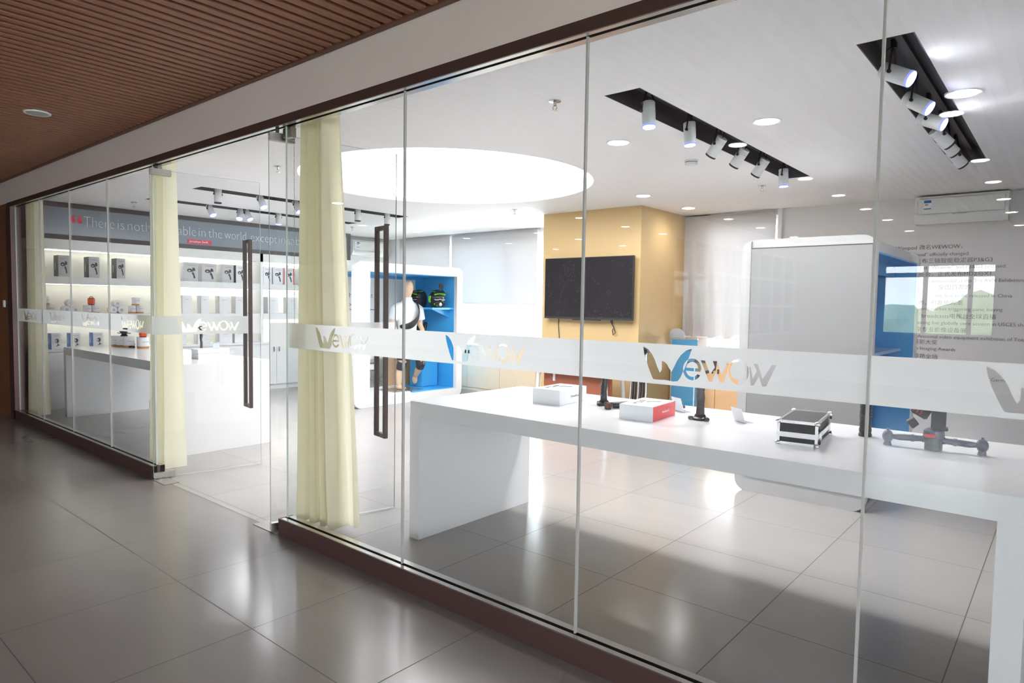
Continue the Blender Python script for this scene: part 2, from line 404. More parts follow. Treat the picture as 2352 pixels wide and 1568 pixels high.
# shop front: fascia, header, sills, jamb
b = B(); b.box(-24, 4, -.05, .05, 2.72, 3.22)
struct('wall_front', b, FASCIA, 'long grey plaster fascia above the glass front', 'wall')
t = thing('trim_1', 'dark brown header rail along the top of the glass front', 'rail', (-2.4, 0, 2.665), kind='structure')
obj('cover', B().box(-8.35, 3.4, -.055, -.045, 2.665, 2.72), BROWN, t)
b = B(); b.box(-8.3, 3.4, -.045, -.012, 2.668, 2.72); b.box(-8.3, 3.4, .012, .055, 2.668, 2.84)
obj('steel_lining', b, STEEL, t)
obj('gap', B().box(-8.3, 3.4, -.012, .012, 2.69, 2.72), CHAR, t)
def sill(n_, x0, x1, lab):
    t = thing('trim_%d' % n_, lab, 'sill', ((x0+x1)/2, 0, 0), kind='structure')
    obj('cover', B().box(x0, x1, -.055, -.045, 0, .113), BROWN, t)
    c = B(); c.box(x0, x1, -.045, -.012, 0, .11); c.box(x0, x1, .012, .05, 0, .11)
    obj('steel_lining', c, STEEL, t)
    obj('end_plate', B().box(x1-.004, x1, -.05, .05, 0, .112) if n_ == 2 else B().box(x0, x0+.004, -.05, .05, 0, .112), BROWN, t)
sill(2, -8.25, -4.01, 'dark brown floor sill under the far glass panes')
sill(3, -1.99, 3.4, 'dark brown floor sill under the near glass panes')
b = B(); b.box(-8.4, -8.2, -.055, .05, 0, 2.665)
struct('trim_4', b, BROWN, 'dark brown upright frame closing the far end of the glass front', 'frame')
struct('wall_front.001', B().box(-24, -8.4, -.045, .06, 0, 2.72), WALLWOOD, 'brown wood-veneer wall beyond the far end of the glass front', 'wall')
struct('wall_front.002', B().box(3.4, 9, -.045, .06, 0, 2.72), FASCIA, 'plaster wall past the near end of the glass front', 'wall')
sw = thing('wall_switch', 'small pale square switch on the brown wood-veneer wall', 'switch', (-8.6, -.05, 1.46))
obj('plate', B().box(-8.645, -8.555, -.056, -.045, 1.41, 1.5, .003), WHITECARD, sw); obj('rocker', B().box(-8.62, -8.58, -.06, -.055, 1.43, 1.48), WHITECARD, sw)

# logo outlines (metres, origin bottom left)
LW = [(-0.0015, 0.1388), (0.0033, 0.1125), (0.0141, 0.0807), (0.0264, 0.0521), (0.0386, 0.0251), (0.0471, 0.0111), (0.0633, 0.0096), (0.095, 0.0115), (0.1139, 0.0102), (0.1326, 0.0083), (0.1526, 0.0115), (0.1643, 0.0282), (0.177, 0.0577), (0.1882, 0.084), (0.1991, 0.1157), (0.2072, 0.1401), (0.1836, 0.1317), (0.163, 0.1135), (0.1484, 0.0926), (0.1369, 0.0689), (0.1253, 0.0451), (0.1123, 0.0614), (0.104, 0.0752), (0.0928, 0.0831), (0.0823, 0.0853), (0.083, 0.0708), (0.0831, 0.0505), (0.0752, 0.0377), (0.0616, 0.0635), (0.0512, 0.0891), (0.0376, 0.1116), (0.0208, 0.1283)]
def logo():
    P = [LW]
    cx, cy = .2105, .0613
    eo = [(.2424, .0545), (.1850, .0545)]+[(cx+.0262*math.cos(a), cy+.0285*math.sin(a)) for a in [PI*1.08+k*PI*.72/10 for k in range(11)]]
    eo += [(cx+.0375*math.cos(a), cy+.0415*math.sin(a)) for a in [-PI*.16-k*PI*.84/12 for k in range(13)]]
    eo += [(cx+.0375*math.cos(a), cy+.0415*math.sin(a)) for a in [PI-k*PI/14 for k in range(1, 14)]]+[(.247, .0625)]
    P.append(eo)
    P.append([(.1860, .0665), (.2355, .0665)]+[(cx+.0255*math.cos(a), cy+.029*math.sin(a)) for a in [PI*.06+k*PI*.88/10 for k in range(11)]])
    P.append([(.2440, .0985), (.2600, .0985), (.2830, .0480), (.3000, .0760), (.2914, .0990), (.3084, .0990), (.3265, .0480), (.3430, .0860), (.3470, .0990), (.3560, .0990), (.3380, .0240), (.3224, .0220), (.3042, .0591), (.2913, .0209), (.2784, .0211)])
    P.append(circ(.3895, .066, .0385, .0465, 36)); P.append(circ(.3865, .070, .0272, .0335, 36))
    P.append([(.4280, .0870), (.4340, .0870), (.4425, .0450), (.4560, .0730), (.4440, .0990), (.4590, .0990), (.4770, .0460), (.5090, .0990), (.5239, .0996), (.4913, .0215), (.4772, .0202), (.4635, .0558), (.4473, .0214), (.4360, .0204)])
    return P
LOGO = logo()
def band_mesh(x0, x1, z0=1.243, z1=1.402):
    c = (x0+x1)/2-.262
    me = curve_fill([rect(x0, x1, z0, z1)]+[[(c+x, 1.25+z) for x, z in p] for p in LOGO])
    me.transform(RXY)
    return me
PANES = [(-8.2, -7.2), (-7.2, -6.175), (-6.175, -5.09), (-5.09, -4.045), (-1.968, -.806), (-.806, .352), (.352, 1.464), (1.464, 2.6)]
wh = ['outermost, beside the brown upright frame', 'second from the brown upright frame', 'third from the brown upright frame', 'beside the open door near the far curtain', 'beside the open door in front of the wide curtain', 'in front of the blue display and television', 'in front of the orange and blue letter gaps', 'nearest, in front of the lettered wall']
for i, (x0, x1) in enumerate(PANES):
    t = thing('window_%d' % (i+3), 'tall clear glass pane with frosted strip, '+wh[i], 'glass pane', ((x0+x1)/2, 0, .1), kind='structure')
    obj('pane', B().box(x0+.002, x1-.002, -.006, .006, .1, 2.69), GLASS, t)
    e = B(); e.box(x0+.0005, x0+.002, -.006, .006, .112, 2.668); e.box(x1-.002, x1-.0005, -.006, .006, .112, 2.668)
    obj('edge', e, EDGE, t)
    bm_ = band_mesh(x0+.003, x1-.003); bm_.transform(Matrix.Translation((0, .0075, 0)))
    obj('frosted_band', bm_, FROST, t)
    if i not in (3, 7):
        obj('joint', B().box(x1-.004, x1+.004, -.0075, .0075, .112, 2.668), SEAL, t)
# doors
def door(n_, A, Bp, lab, hand):
    A = Vector((*A, 0)); Bp = Vector((*Bp, 0)); L = (Bp-A).length; ang = math.atan2(Bp.y-A.y, Bp.x-A.x)
    t = thing('door_%d' % n_, lab, 'glass door', A, ang, kind='structure')
    obj('pane', B().box(0, L, -.006, .006, .012, 2.632), GLASS, t, local=True)
    e = B(); e.box(-.0015, 0, -.006, .006, .012, 2.632); e.box(L, L+.0015, -.006, .006, .012, 2.632); e.box(0, L, -.006, .006, 2.632, 2.6335); e.box(0, L, -.006, .006, .0105, .012)
    obj('edge', e, EDGE, t, local=True)
    me = band_mesh(.002, L-.002); me.transform(Matrix.Translation((0, -.0075 if n_ == 1 else .0075, 0)))
    obj('frosted_band', me, FROST, t, local=True)
    p = B(); p.box(0, .165, -.02, .02, 2.588, 2.64, .002)
    pt = obj('top_patch_fitting', p, STEELD, t, local=True)
    q = B(); q.tube([(.055, 0, 2.64), (.055, 0, 2.668)], .012)
    obj('pivot', q, BLACK, pt, local=True)
    obj('bottom_patch_fitting', B().box(0, .165, -.02, .02, .008, .06, .002), STEELD if n_ == 2 else STEEL, t, local=True)
    hy = L-.115
    for s in (-1, 1):
        h = B(); a, c = sorted((s*.0125, s*.0475))
        h.box(hy-.015, hy+.015, s*.072-.015, s*.072+.015, .556, 2.1, .002)
        for z in (.572, 2.084): h.box(hy-.014, hy+.014, min(s*.006, s*.06), max(s*.006, s*.06), z-.0155, z+.0155)
        obj('handle', h, HANDLE, t, local=True)
    return t
door(1, (-4.0, -.045), (-3.847, .855), 'open glass door hinged beside the narrow curtain', 1)
door(2, (-2.085, -.055), (-1.888, .842), 'open glass door hinged beside the wide curtain', 1)
for nm, x, lab in (('floor_hinge_cover', -3.90, 'flat steel floor hinge plate at the foot of the far door'), ('floor_hinge_cover', -2.16, 'flat steel floor hinge plate at the foot of the near door')):
    t = thing(nm, lab, 'floor plate', (x, 0, 0)); obj('plate', B().box(x-.147, x+.147, -.059, .059, 0, .003), mat('tile-coloured plate', rgb(140, 134, 130), .3, var=.03), t); obj('plate_edge', B().box(x-.15, x+.15, -.062, .062, 0, .002), DARK, t)
    c = B(); c.lathe([(.015, .003), (.015, .006), (.001, .006)], (x+(-.06 if x < -3 else .06), 0, 0), 12); obj('spindle', c, STEEL, t)
b = B(); b.box(-2.06, -1.96, -.03, .055, 2.69, 2.7)
tag(obj('door_stop_bracket', B().box(-2.03, -1.93, .01, .05, 2.60, 2.666, .004), STEELD), 'small steel top bracket beside the near door pivot', 'bracket')
tag(obj('door_stop_bracket', B().box(-4.09, -3.98, .01, .05, 2.60, 2.666, .004), STEELD), 'small steel top bracket beside the far door pivot', 'bracket')

# ------------------------------------------------------------------ hall outside
b = B(); x = -22.
while x < 6:
    b.box(x, x+.045, -13, -.09, ZH, ZH+.07); x += .087
struct('ceiling.002', b, SLAT, 'slatted brown wood ceiling of the dim hall', 'ceiling')
struct('ceiling.003', B().box(-24, 9, -13.1, -.05, ZH+.1, ZH+.14), SLATDARK, 'dark void above the brown ceiling slats', 'ceiling')
struct('trim_5', B().box(-24, 9, -.09, -.055, 2.992, ZH+.08), TRIMWOOD, 'narrow reddish wood strip where the slats meet the fascia', 'trim')
b = B(); b.box(-24, 9, -13.2, -13.05, 0, 1.06); b.box(-24, 9, -13.2, -13.05, 2.46, 3.2)
for xa, xb in ((-24, -1.12), (.86, 1.6), (8.2, 9)): b.box(xa, xb, -13.2, -13.05, 1.06, 2.46)
struct('wall_hall', b, FASCIA, 'far hall wall with a long row of windows', 'wall')
b = B(); b.box(8.9, 9, -13.1, -.05, 0, .3); b.box(8.9, 9, -13.1, -.05, 2.8, 3.2); b.box(8.9, 9, -13.1, -12.2, .3, 2.8); b.box(8.9, 9, -1, -.05, .3, 2.8)
struct('wall_hall.001', b, FASCIA, 'hall end wall behind the viewer', 'wall')
struct('wall_hall.002', B().box(-24.1, -24, -13.1, -.05, 0, 3.2), WALLWOOD, 'distant hall end wall', 'wall')
def hallwin(n_, x0, x1, lab, mull):
    t = thing('window_%d' % n_, lab, 'window', ((x0+x1)/2, -13.12, 1.06), kind='structure')
    f = B(); y = -13.12; w = .08
    f.box(x0, x1, y-.03, y+.03, 1.06, 1.1); f.box(x0, x1, y-.03, y+.03, 2.22, 2.31); f.box(x0, x1, y-.03, y+.03, 2.44, 2.46)
    for mx_ in mull: f.box(mx_-w/2, mx_+w/2, y-.03, y+.03, 1.1, 2.44)
    obj('window_frame', f, WHITE, t); obj('pane', B().box(x0, x1, y-.004, y+.004, 1.07, 2.45), WGLASS, t)
hallwin(11, -1.12, .86, 'three-light hall window looking out on trees', [-1.08, -.33, .42, .83])
hallwin(12, 1.6, 8.2, 'unseen hall windows added past the plain pier for daylight', [1.64, 3.2, 4.8, 6.4, 8.16])  # added out of view so daylight reaches the near hall
t = thing('window_13', 'unseen daylight window added in the hall end wall behind the viewer', 'window', (8.95, -6.6, .3), kind='structure')  # unseen opening added to brighten the fascia, slats and table front
f = B()
for yy in (-12.2, -9.4, -6.6, -3.8, -1.0): f.box(8.92, 8.98, yy-.03, yy+.03, .3, 2.8)
obj('window_frame', f, WHITE, t); obj('pane', B().box(8.946, 8.954, -12.2, -1, .3, 2.8), WGLASS, t)
DLH = []
for xx in (-4.37, -2.43, -.4, 1.2, -6.4, -8.4):
    for yy in (-.73, -2.1, -3.5, -5.45, -6.82, -8.28, -9.73, -11.6):
        DLH.append((xx, yy))

def downlight_proto(name, lab, cat, r, lens, rim):
    t = thing(name, lab, cat, (0, 0, 0))
    b = B(); b.lathe([(r, 0), (r*1.02, -.004), (r*1.22, -.006), (r*1.25, .002), (r*1.25, .004)], (0, 0, 0), 28); obj('rim', b, rim, t, local=True, smooth=True)
    b = B(); b.lathe([(r*.98, -.001), (r*.98, -.0065)], (0, 0, 0), 28); obj('lens', b, lens, t, local=True)
    return t
off_lens = mat('unlit lens', (.35, .34, .33), .3, var=.05)
hl = downlight_proto('downlight', 'round white-rimmed unlit downlight in the brown slatted ceiling', 'downlight', .075, off_lens, WHITECARD); hl.location = (-4.37, -.73, ZH-.001)
hg = 'lit downlights in the hall ceiling, seen only as reflections'
hall_l = None
for i, (xx, yy) in enumerate(DLH):
    if (xx, yy) == (-4.37, -.73) or xx == -4.37 and yy > -3: continue
    if yy > -3 : continue
    if hall_l is None:
        hall_l = downlight_proto('downlight', 'lit round downlight of the hall ceiling mirrored in the glass', 'downlight', .075, DOWNL, WHITECARD); hall_l['group'] = hg; hall_l.location = (xx, yy, ZH-.001)
    else: dup(hall_l, (xx, yy, ZH-.001))

t = thing('glazed_partition', 'white-framed glazed office partition in the hall, seen only as a faint reflection', 'partition', (-2.8, -10, 0))
obj('low_wall', B().box(-2.9, -2.8, -13, -7.1, 0, 1.0), FASCIA, t)
b = B()
for z in (1.0, 1.57, 2.11, 2.62): b.box(-2.87, -2.79, -13, -7.1, z, z+.05)
for k in range(9): b.box(-2.86, -2.79, -7.16-k*.73, -7.12-k*.73, 1.0, 2.65)
obj('frame', b, WHITE, t); obj('panes', B().box(-2.84, -2.83, -13, -7.1, 1.02, 2.64), WGLASS, t)
obj('header', B().box(-2.9, -2.8, -13, -7.1, 2.67, 3.0), FASCIA, t)
# trees outside the hall windows
struct('ground', B().box(-120, 120, -200, -13.4, -4.2, -4), GROUND, 'lawn far below the hall windows', 'ground')
def tree(x, y, h, r, m_, lab):
    t = thing('tree', lab, 'tree', (x, y, -4), group='trees outside the hall windows')
    obj('trunk', B().tube([(x, y, -4), (x+.2, y, -4+h*.4), (x, y, -4+h*.7)], [.25, .18, .1], 8), BARK, t, smooth=True)
    b = B(); rnd = random.Random(int(x*10))
    for k in range(14):
        a = rnd.random()*6.28; q = rnd.random()**.5*r*.75; zz = -4+h*.45+rnd.random()*h*.5
        b.ell((x+q*math.cos(a), y+q*math.sin(a), zz), (r*.42*rnd.uniform(.7, 1.2),)*3, 10)
    for v in b.bm.verts: v.co += Vector((rnd.uniform(-.15, .15), rnd.uniform(-.15, .15), rnd.uniform(-.15, .15)))
    obj('crown', b, m_, t)
    return t
for k, (x, y, h, r) in enumerate([(-4, -34, 4.6, 3.2), (5.6, -36, 4.7, 3.2), (-1.5, -52, 5.6, 4.6), (10, -54, 5.6, 4.8), (-14, -58, 6, 5), (21, -60, 6, 5)]):
    tree(x, y, h, r, FOLI if k % 2 else FOLI2, 'leafy tree outside the hall windows, seen only as a reflection')
t = thing('palm_tree', 'palm with a drooping crown outside the hall windows', 'tree', (1.9, -32, -4))
obj('trunk', B().tube([(1.9, -32, -4), (1.95, -32, -1), (1.9, -32, 2.2)], [.22, .16, .12], 10), BARK, t, smooth=True)
b = B()
for k in range(12):
    a = k*2*PI/12; d = Vector((math.cos(a), math.sin(a), 0)); c = Vector((1.9, -32, 2.2))
    pr = [c, c+d*.6+Vector((0, 0, .45)), c+d*1.3+Vector((0, 0, .4)), c+d*1.9+Vector((0, 0, -.1))]; s = Vector((-d.y, d.x, 0))
    vs = [[b.bm.verts.new(p+s*w), b.bm.verts.new(p-s*w)] for p, w in zip(pr, (.05, .2, .18, .02))]
    for p, q in zip(vs, vs[1:]): b.bm.faces.new((p[0], p[1], q[1], q[0]))
obj('crown', b, FOLI2, t)

# ------------------------------------------------------------------ ceiling fittings in the shop
t = thing('ceiling_light_panel', 'huge round glowing light panel set into the white ceiling', 'ceiling light', (*CC, ZC))
b = B(); r_ = []
n_ = 96
b.rings([[Vector((CC[0]+CR*math.cos(2*PI*k/n_), CC[1]+CR*math.sin(2*PI*k/n_), z)) for k in range(n_)] for z in (ZC+.001, ZC+.045)], cap=False)
obj('rim', b, WHITE, t, smooth=True)
b = B(); b.lathe([(CR-.001, ZC+.04), (CR-.001, ZC+.045)], (*CC, 0), 96); obj('diffuser', b, PANEL, t)
sl = ['beside the lit downlights in front of the pillar', 'nearest, above the lettered wall side', 'farther from the shelf wall, left by the round light', 'closest to the slate slogan panel']
for i, (x0, x1, y0, y1) in enumerate(SLOTS):
    t = thing('track_light_trough', 'long dark recessed trough for spotlights, '+sl[i], 'light trough', ((x0+x1)/2, (y0+y1)/2, ZC), group='spotlight troughs in the white ceiling')
    b = B(); w = .006; z0, z1 = ZC, ZC+.13
    b.box(x0, x0+w, y0, y1, z0, z1); b.box(x1-w, x1, y0, y1, z0, z1); b.box(x0, x1, y0, y0+w, z0, z1); b.box(x0, x1, y1-w, y1, z0, z1); b.box(x0, x1, y0, y1, z1, z1+w)
    obj('housing', b, CHAR, t)
    obj('rail', B().box((x0+x1)/2-.017, (x0+x1)/2+.017, y0+.02, y1-.02, z1-.03, z1), BLACK, t)

def spot(x, y, d, lit, label, group):
    """white cylinder spotlight hung by a black yoke; d is where it points"""
    d = Vector(d).normalized(); zc = ZC-.045
    t = thing('spotlight', label, 'spotlight', (x, y, ZC+.1), group=group)
    side = d.cross(Vector((0, 0, 1)))
    side = side.normalized() if side.length > .15 else Vector((0, 1, 0))
    up = side.cross(d)
    R = Matrix((side, up, d)).transposed().to_4x4()
    c = Vector((x, y, zc)); L, r = .165, .043
    R.translation = c+d*.025
    b = B(); pr = [(.001, -L/2), (r*.97, -L/2), (r, -L/2+.004)]
    for k in range(3):
        h = -L/2+.016+k*.011; pr += [(r, h), (r*.93, h+.001), (r*.93, h+.004), (r, h+.005)]
    pr += [(r, L/2-.012)]; b.lathe(pr+[(r*.9, L/2-.012)], seg=28); b.xf(R); obj('canister', b, WHITECARD, t, smooth=True)
    b = B(); b.lathe([(r*.9, L/2-.02), (r*1.005, L/2-.013), (r*1.005, L/2), (r*.9, L/2), (r*.9, L/2-.018)], seg=28); b.xf(R); obj('front_ring', b, LEDBLUE if lit else BLACK, t, smooth=True)
    b = B(); b.lathe([(r*.9, L/2-.012), (r*.9, L/2-.007)], seg=24); b.xf(R); obj('lens', b, SPOTL if lit else BLACK, t)
    b = B()
    for s in (-1, 1):
        a = c+side*s*(r+.006)
        b.tube([a, a*.3+Vector((x, y, ZC+.05))*.7+side*s*.02, Vector((x, y, ZC+.1))+side*s*.008], [.006, .006, .007], 8)
        b.tube([c+side*s*(r-.002), c+side*s*(r+.012)], .010, 10)
    b.tube([(x, y, ZC+.085), (x, y, ZC+.13)], .016, 10)
    obj('bracket', b, BLACK, t, smooth=True)
    p0 = c-d*.055; q = Vector((x, y, ZC+.1))
    b = B(); pts = [p0.lerp(q, k/8)+(-d*.5+side*.35)*math.sin(PI*k/8)*.05 for k in range(9)]
    b.tube(pts, .004, 6); obj('cable', b, BLACK, t, smooth=True)
    if lit:
        ld = bpy.data.lights.new('spot_beam', 'SPOT'); ld.energy = SPOT_W*(.4 if abs(x+.2) < .1 else .2 if x > 1 else 1); ld.spot_size = math.radians(95); ld.spot_blend = 1.; ld.shadow_soft_size = .04; ld.color = (.95, .97, 1)
        lo = bpy.data.objects.new('spot_beam', ld); COL.objects.link(lo); lo.parent = t
        Q = R.copy(); Q.translation = c+d*.13-wloc(t); lo.matrix_local = Q @ Matrix.Rotation(PI, 4, 'X')
    return t
ordn = ['first', 'second', 'third', 'fourth', 'fifth', 'last']
g = 'spotlights in the trough before the pillar'
for i, (y, d, lit) in enumerate([(1.52, (.12, -.1, -1), 1), (2.12, (.1, -.08, -1), 1), (2.62, (-.62, .16, -.72), 0), (3.08, (-.62, .16, -.74), 0), (3.56, (-.6, .16, -.76), 0), (4.13, (.06, -.04, -1), 1)]):
    spot(-.2, y, d, lit, ('lit' if lit else 'unlit tilted')+' white cylinder spotlight, '+ordn[i]+' from the glass in the trough before the television pillar', g)
g = 'spotlights in the trough near the lettered wall'
for i, (y, d, lit) in enumerate([(1.68, (.72, -.12, -.42), 1), (2.3, (.72, -.1, -.5), 1), (2.8, (.8, -.1, -.4), 1), (3.3, (.5, .5, -.55), 0), (3.62, (.5, .5, -.6), 0), (4.12, (.45, .5, -.6), 0)]):
    spot(1.16, y, d, lit, ('lit' if lit else 'unlit')+' white cylinder spotlight, '+ordn[i]+' from the glass in the trough nearest the lettered wall', g)
g = 'spotlights in the trough by the round ceiling light'
for i, (y, d, lit) in enumerate([(1.47, (0, 0, -1), 0), (2.02, (.5, .1, -.8), 1), (2.52, (.5, .1, -.8), 1), (3.5, (0, 0, -1), 0), (4.03, (0, 0, -1), 0)]):
    spot(-5.92, y, d, lit, ('lit tilted' if lit else 'unlit upright')+' white spotlight, '+ordn[i]+' in the trough left of the round ceiling light', g)
g = 'spotlights in the trough by the slogan panel'
for i, (y, d, lit) in enumerate([(1.5, (-.6, -.3, -.6), 0), (2.02, (.5, .15, -.8), 1), (2.46, (.3, -.3, -.8), 1), (2.56, (.5, .15, -.8), 1), (3.06, (.04, 0, -1), 1)]):
    spot(-7.28, y, d, lit, ('lit' if lit else 'unlit')+' white spotlight, '+ordn[i]+' from the glass in the trough beside the slate slogan panel', g)
dl = downlight_proto('downlight', 'lit ceiling downlight between the round light and the first trough', 'downlight', .078, DOWNL, WHITECARD)
dl['group'] = 'lit downlights in the white ceiling'; dl.location = (-.88, 2.27, ZC-.001)
for x, y, lab in ((.26, 2.36, 'lit ceiling downlight between the two near spotlight troughs'), (1.39, 2.45, 'lit ceiling downlight touching the edge of the nearest trough'), (-1.98, 4.65, 'lit ceiling downlight in front of the oak pillar corner'), (-1.98, 5.85, 'lit ceiling downlight beside the oak pillar near the creased blind')):
    dup(dl, (x, y, ZC-.001), label=lab)
for x, y in ((-.88, 2.27), (.26, 2.36), (1.39, 2.45), (-1.98, 4.65), (-1.98, 5.85)):
    ld = bpy.data.lights.new('downlight_beam', 'SPOT'); ld.energy = DOWN_W*(.6 if x > 1 else 1) if y < 3 else DOWN_W*(.45 if y < 5 else .2); ld.spot_size = math.radians(166); ld.spot_blend = 1.; ld.shadow_soft_size = .07; ld.color = (1, .99, .97)
    lo = bpy.data.objects.new('downlight_beam', ld); COL.objects.link(lo); lo.location = (x, y, ZC-.02)
t0 = thing('sprinkler_head', 'small metal sprinkler on the ceiling above the white table', 'sprinkler', (0, 0, 0), group='ceiling sprinklers')
b = B(); b.lathe([(.04, 0), (.04, -.004), (.012, -.008), (.01, -.03), (.006, -.034)], seg=16); obj('body', b, STEEL, t0, local=True, smooth=True)
b = B(); b.tube([(.012, 0, -.03), (.016, 0, -.045), (.004, 0, -.06)], .003, 6); b.tube([(-.012, 0, -.03), (-.016, 0, -.045), (-.004, 0, -.06)], .003, 6); b.lathe([(.022, -.06), (.022, -.063)], seg=16); obj('deflector', b, STEEL, t0, local=True)
t0.location = (-.64, 1.1, ZC)
for x, y, lab in ((-3.98, 4.67, 'sprinkler on the ceiling between the round light and the oak pillar'), (-.635, 4.79, 'sprinkler on the ceiling near the far end of the pillar-side trough'), (-4.0, 1.13, 'sprinkler on the ceiling seen beside the near door edge'), (-7.83, 1.24, 'sprinkler on the ceiling above the slogan panel near the narrow curtain'), (-7.7, 4.71, 'sprinkler on the ceiling past the end of the slogan-side trough')):
    dup(t0, (x, y, ZC), label=lab)
t = thing('smoke_detector', 'round white smoke detector on the ceiling below the pillar-side trough', 'smoke detector', (-.7, 3.21, ZC))
b = B(); b.lathe([(.058, ZC), (.058, ZC-.016), (.052, ZC-.018), (.052, ZC-.022), (.055, ZC-.024), (.05, ZC-.045), (.03, ZC-.05), (.001, ZC-.05)], (-.7, 3.21, 0), 28); obj('housing', b, WHITECARD, t, smooth=True)
b = B(); b.lathe([(.0525, ZC-.0175), (.0525, ZC-.0225)], (-.7, 3.21, 0), 28); obj('vent_ring', b, DARK, t)

# ------------------------------------------------------------------ shelf wall
NY0, ND, NY1 = .33, 3.57, 5.32
XB = -9.1
t = thing('shelf_wall_unit', 'built-in white shelf wall with glowing niches along the far end', 'shelving', (XL, 2.8, 0), kind='thing')
b = B()
b.box(XB, XL, NY0-.06, NY0, 0, 2.345); b.box(XB, XL, ND-.03, ND+.03, .83, 2.345); b.box(XB, XL, NY1, NY1+.06, 0, 2.345)
b.box(XB, XL, NY0, NY1, 2.21, 2.345)
obj('carcass', b, LACQ, t)
obj('back_panel', B().box(XB, XB+.01, NY0, NY1, .83, 2.21), mat('niche back', (.80, .80, .74), .5, var=.01), t)
for z0, z1 in ((1.735, 1.835), (1.225, 1.325)):
    for ya, yb in ((NY0, ND-.03), (ND+.03, NY1)):
        obj('shelf', B().box(XB+.01, XL, ya, yb, z0, z1, .002), LACQ, t)
for z in (2.2095, 1.7345, 1.2245):
    for ya, yb in ((NY0+.05, ND-.08), (ND+.08, NY1-.05)):
        obj('led_strip', B().box(XB+.10, XB+.125, ya, yb, z-.006, z), STRIP, t)
obj('counter', B().box(XB, XL+.012, NY0-.06, NY1+.06, .80, .83, .003), LACQ, t)
obj('plinth', B().box(XB, XL-.03, NY0-.06, NY1+.06, 0, .08), WHITE, t)
obj('base', B().box(XB, XL-.02, NY0-.06, NY1+.06, .08, .80), LACQ, t)
ys = [NY0-.06+k*(NY1-NY0+.12)/10 for k in range(11)]
for k in range(10):
    dn = obj('door', B().box(XL-.02, XL, ys[k]+.002, ys[k+1]-.002, .085, .775, .002), LACQ, t)
    hy = ys[k+1]-.05 if k % 2 == 0 else ys[k]+.05
    obj('handle', B().box(XL, XL+.018, hy-.008, hy+.008, .66, .75, .003), STEELD, dn)
# slogan panel
t = thing('slogan_sign', 'long slate grey glossy slogan panel with white lettering above the shelves', 'sign', (XL, 2.8, 2.345))
obj('panel', B().box(XB, XL-.004, .27, 5.40, 2.345, 2.848), BANNER, t)
b = B(); b.box(XL-.004, XL+.004, .27, 5.40, 2.782, 2.848); b.box(XL-.004, XL+.004, .27, 5.40, 2.345, 2.41); b.box(XL-.004, XL+.004, 5.33, 5.40, 2.41, 2.782)
obj('frame', b, BANFRAME, t)
sb = bmesh.new()
for wd, ya, yb in (('There', .905, 1.292), ('is', 1.338, 1.425), ('nothing', 1.472, 2.0), ('stable', 2.057, 2.462), ('in', 2.509, 2.613), ('the', 2.662, 2.884), ('world,', 2.927, 3.33), ('except', 3.379, 3.86), ('insability', 3.901, 4.62)):
    me = text_mesh(wd, .215, 'LEFT', off=-.0055); xs = [v.co.x for v in me.vertices]; k = (yb-ya)/(max(xs)-min(xs))
    me.transform(Matrix.Scale(k, 4, (1, 0, 0)) @ Matrix.Translation((-min(xs), 0, 0))); me.transform(basis((XL+.0015, ya, 2.545), (0, 1, 0), (0, 0, 1))); sb.from_mesh(me)
me = bpy.data.meshes.new('lettering'); sb.to_mesh(me); sb.free(); obj('lettering', me, LETTERW, t)
text('quotation_mark', '\u201c', .42, basis((XL+.0015, .735, 2.40), (0, 1, 0), (0, 0, 1)), PINKRED, t, 'LEFT', off=.006, width=.14)
nt = obj('name_tag', B().box(XL-.004, XL+.001, 2.33, 2.71, 2.428, 2.49), PINKRED, t)
text('lettering', 'Jonathan Swift', .05, basis((XL+.0018, 2.36, 2.446), (0, 1, 0), (0, 0, 1)), LETTERW, nt, 'LEFT', width=.30)

GIMP = None
def gimbal_print(scale=1.):
    """flat silhouette of a hand-held gimbal, printed artwork (unit square, y up)"""
    P = [[(.68, .01), (.83, .06), (.81, .18), (.74, .38), (.70, .50), (.62, .57), (.52, .55), (.49, .43), (.58, .36), (.64, .20)],
         [(.56, .58), (.60, .58), (.62, .66), (.84, .70), (.78, .92), (.60, .98), (.56, .84), (.50, .80), (.54, .70)],
         circ(.31, .71, .25, .155, 20), circ(.29, .68, .10, .055, 16), [(.30, .80), (.46, .86), (.56, .84), (.5, .76)]]
    P = [[(x*scale, y*scale) for x, y in p] for p in P]
    return P
def gprint_mesh(w, h, kind='gimbal'):
    if kind == 'gimbal':
        P = gimbal_print(); out = [P[0], P[1], P[2], P[3]]
    else:
        out = [[(.25, .55), (.35, .80), (.6, .85), (.78, .72), (.76, .5), (.6, .42), (.4, .44)], circ(.42, .62, .1, .11, 18),
               [(.58, .42), (.72, .25), (.86, .22), (.88, .16), (.76, .17), (.66, .12), (.40, .06), (.42, .12), (.56, .18), (.60, .24), (.52, .40)]]
    me = curve_fill([[((x-.5)*w, y*h) for x, y in p] for p in out])
    return me

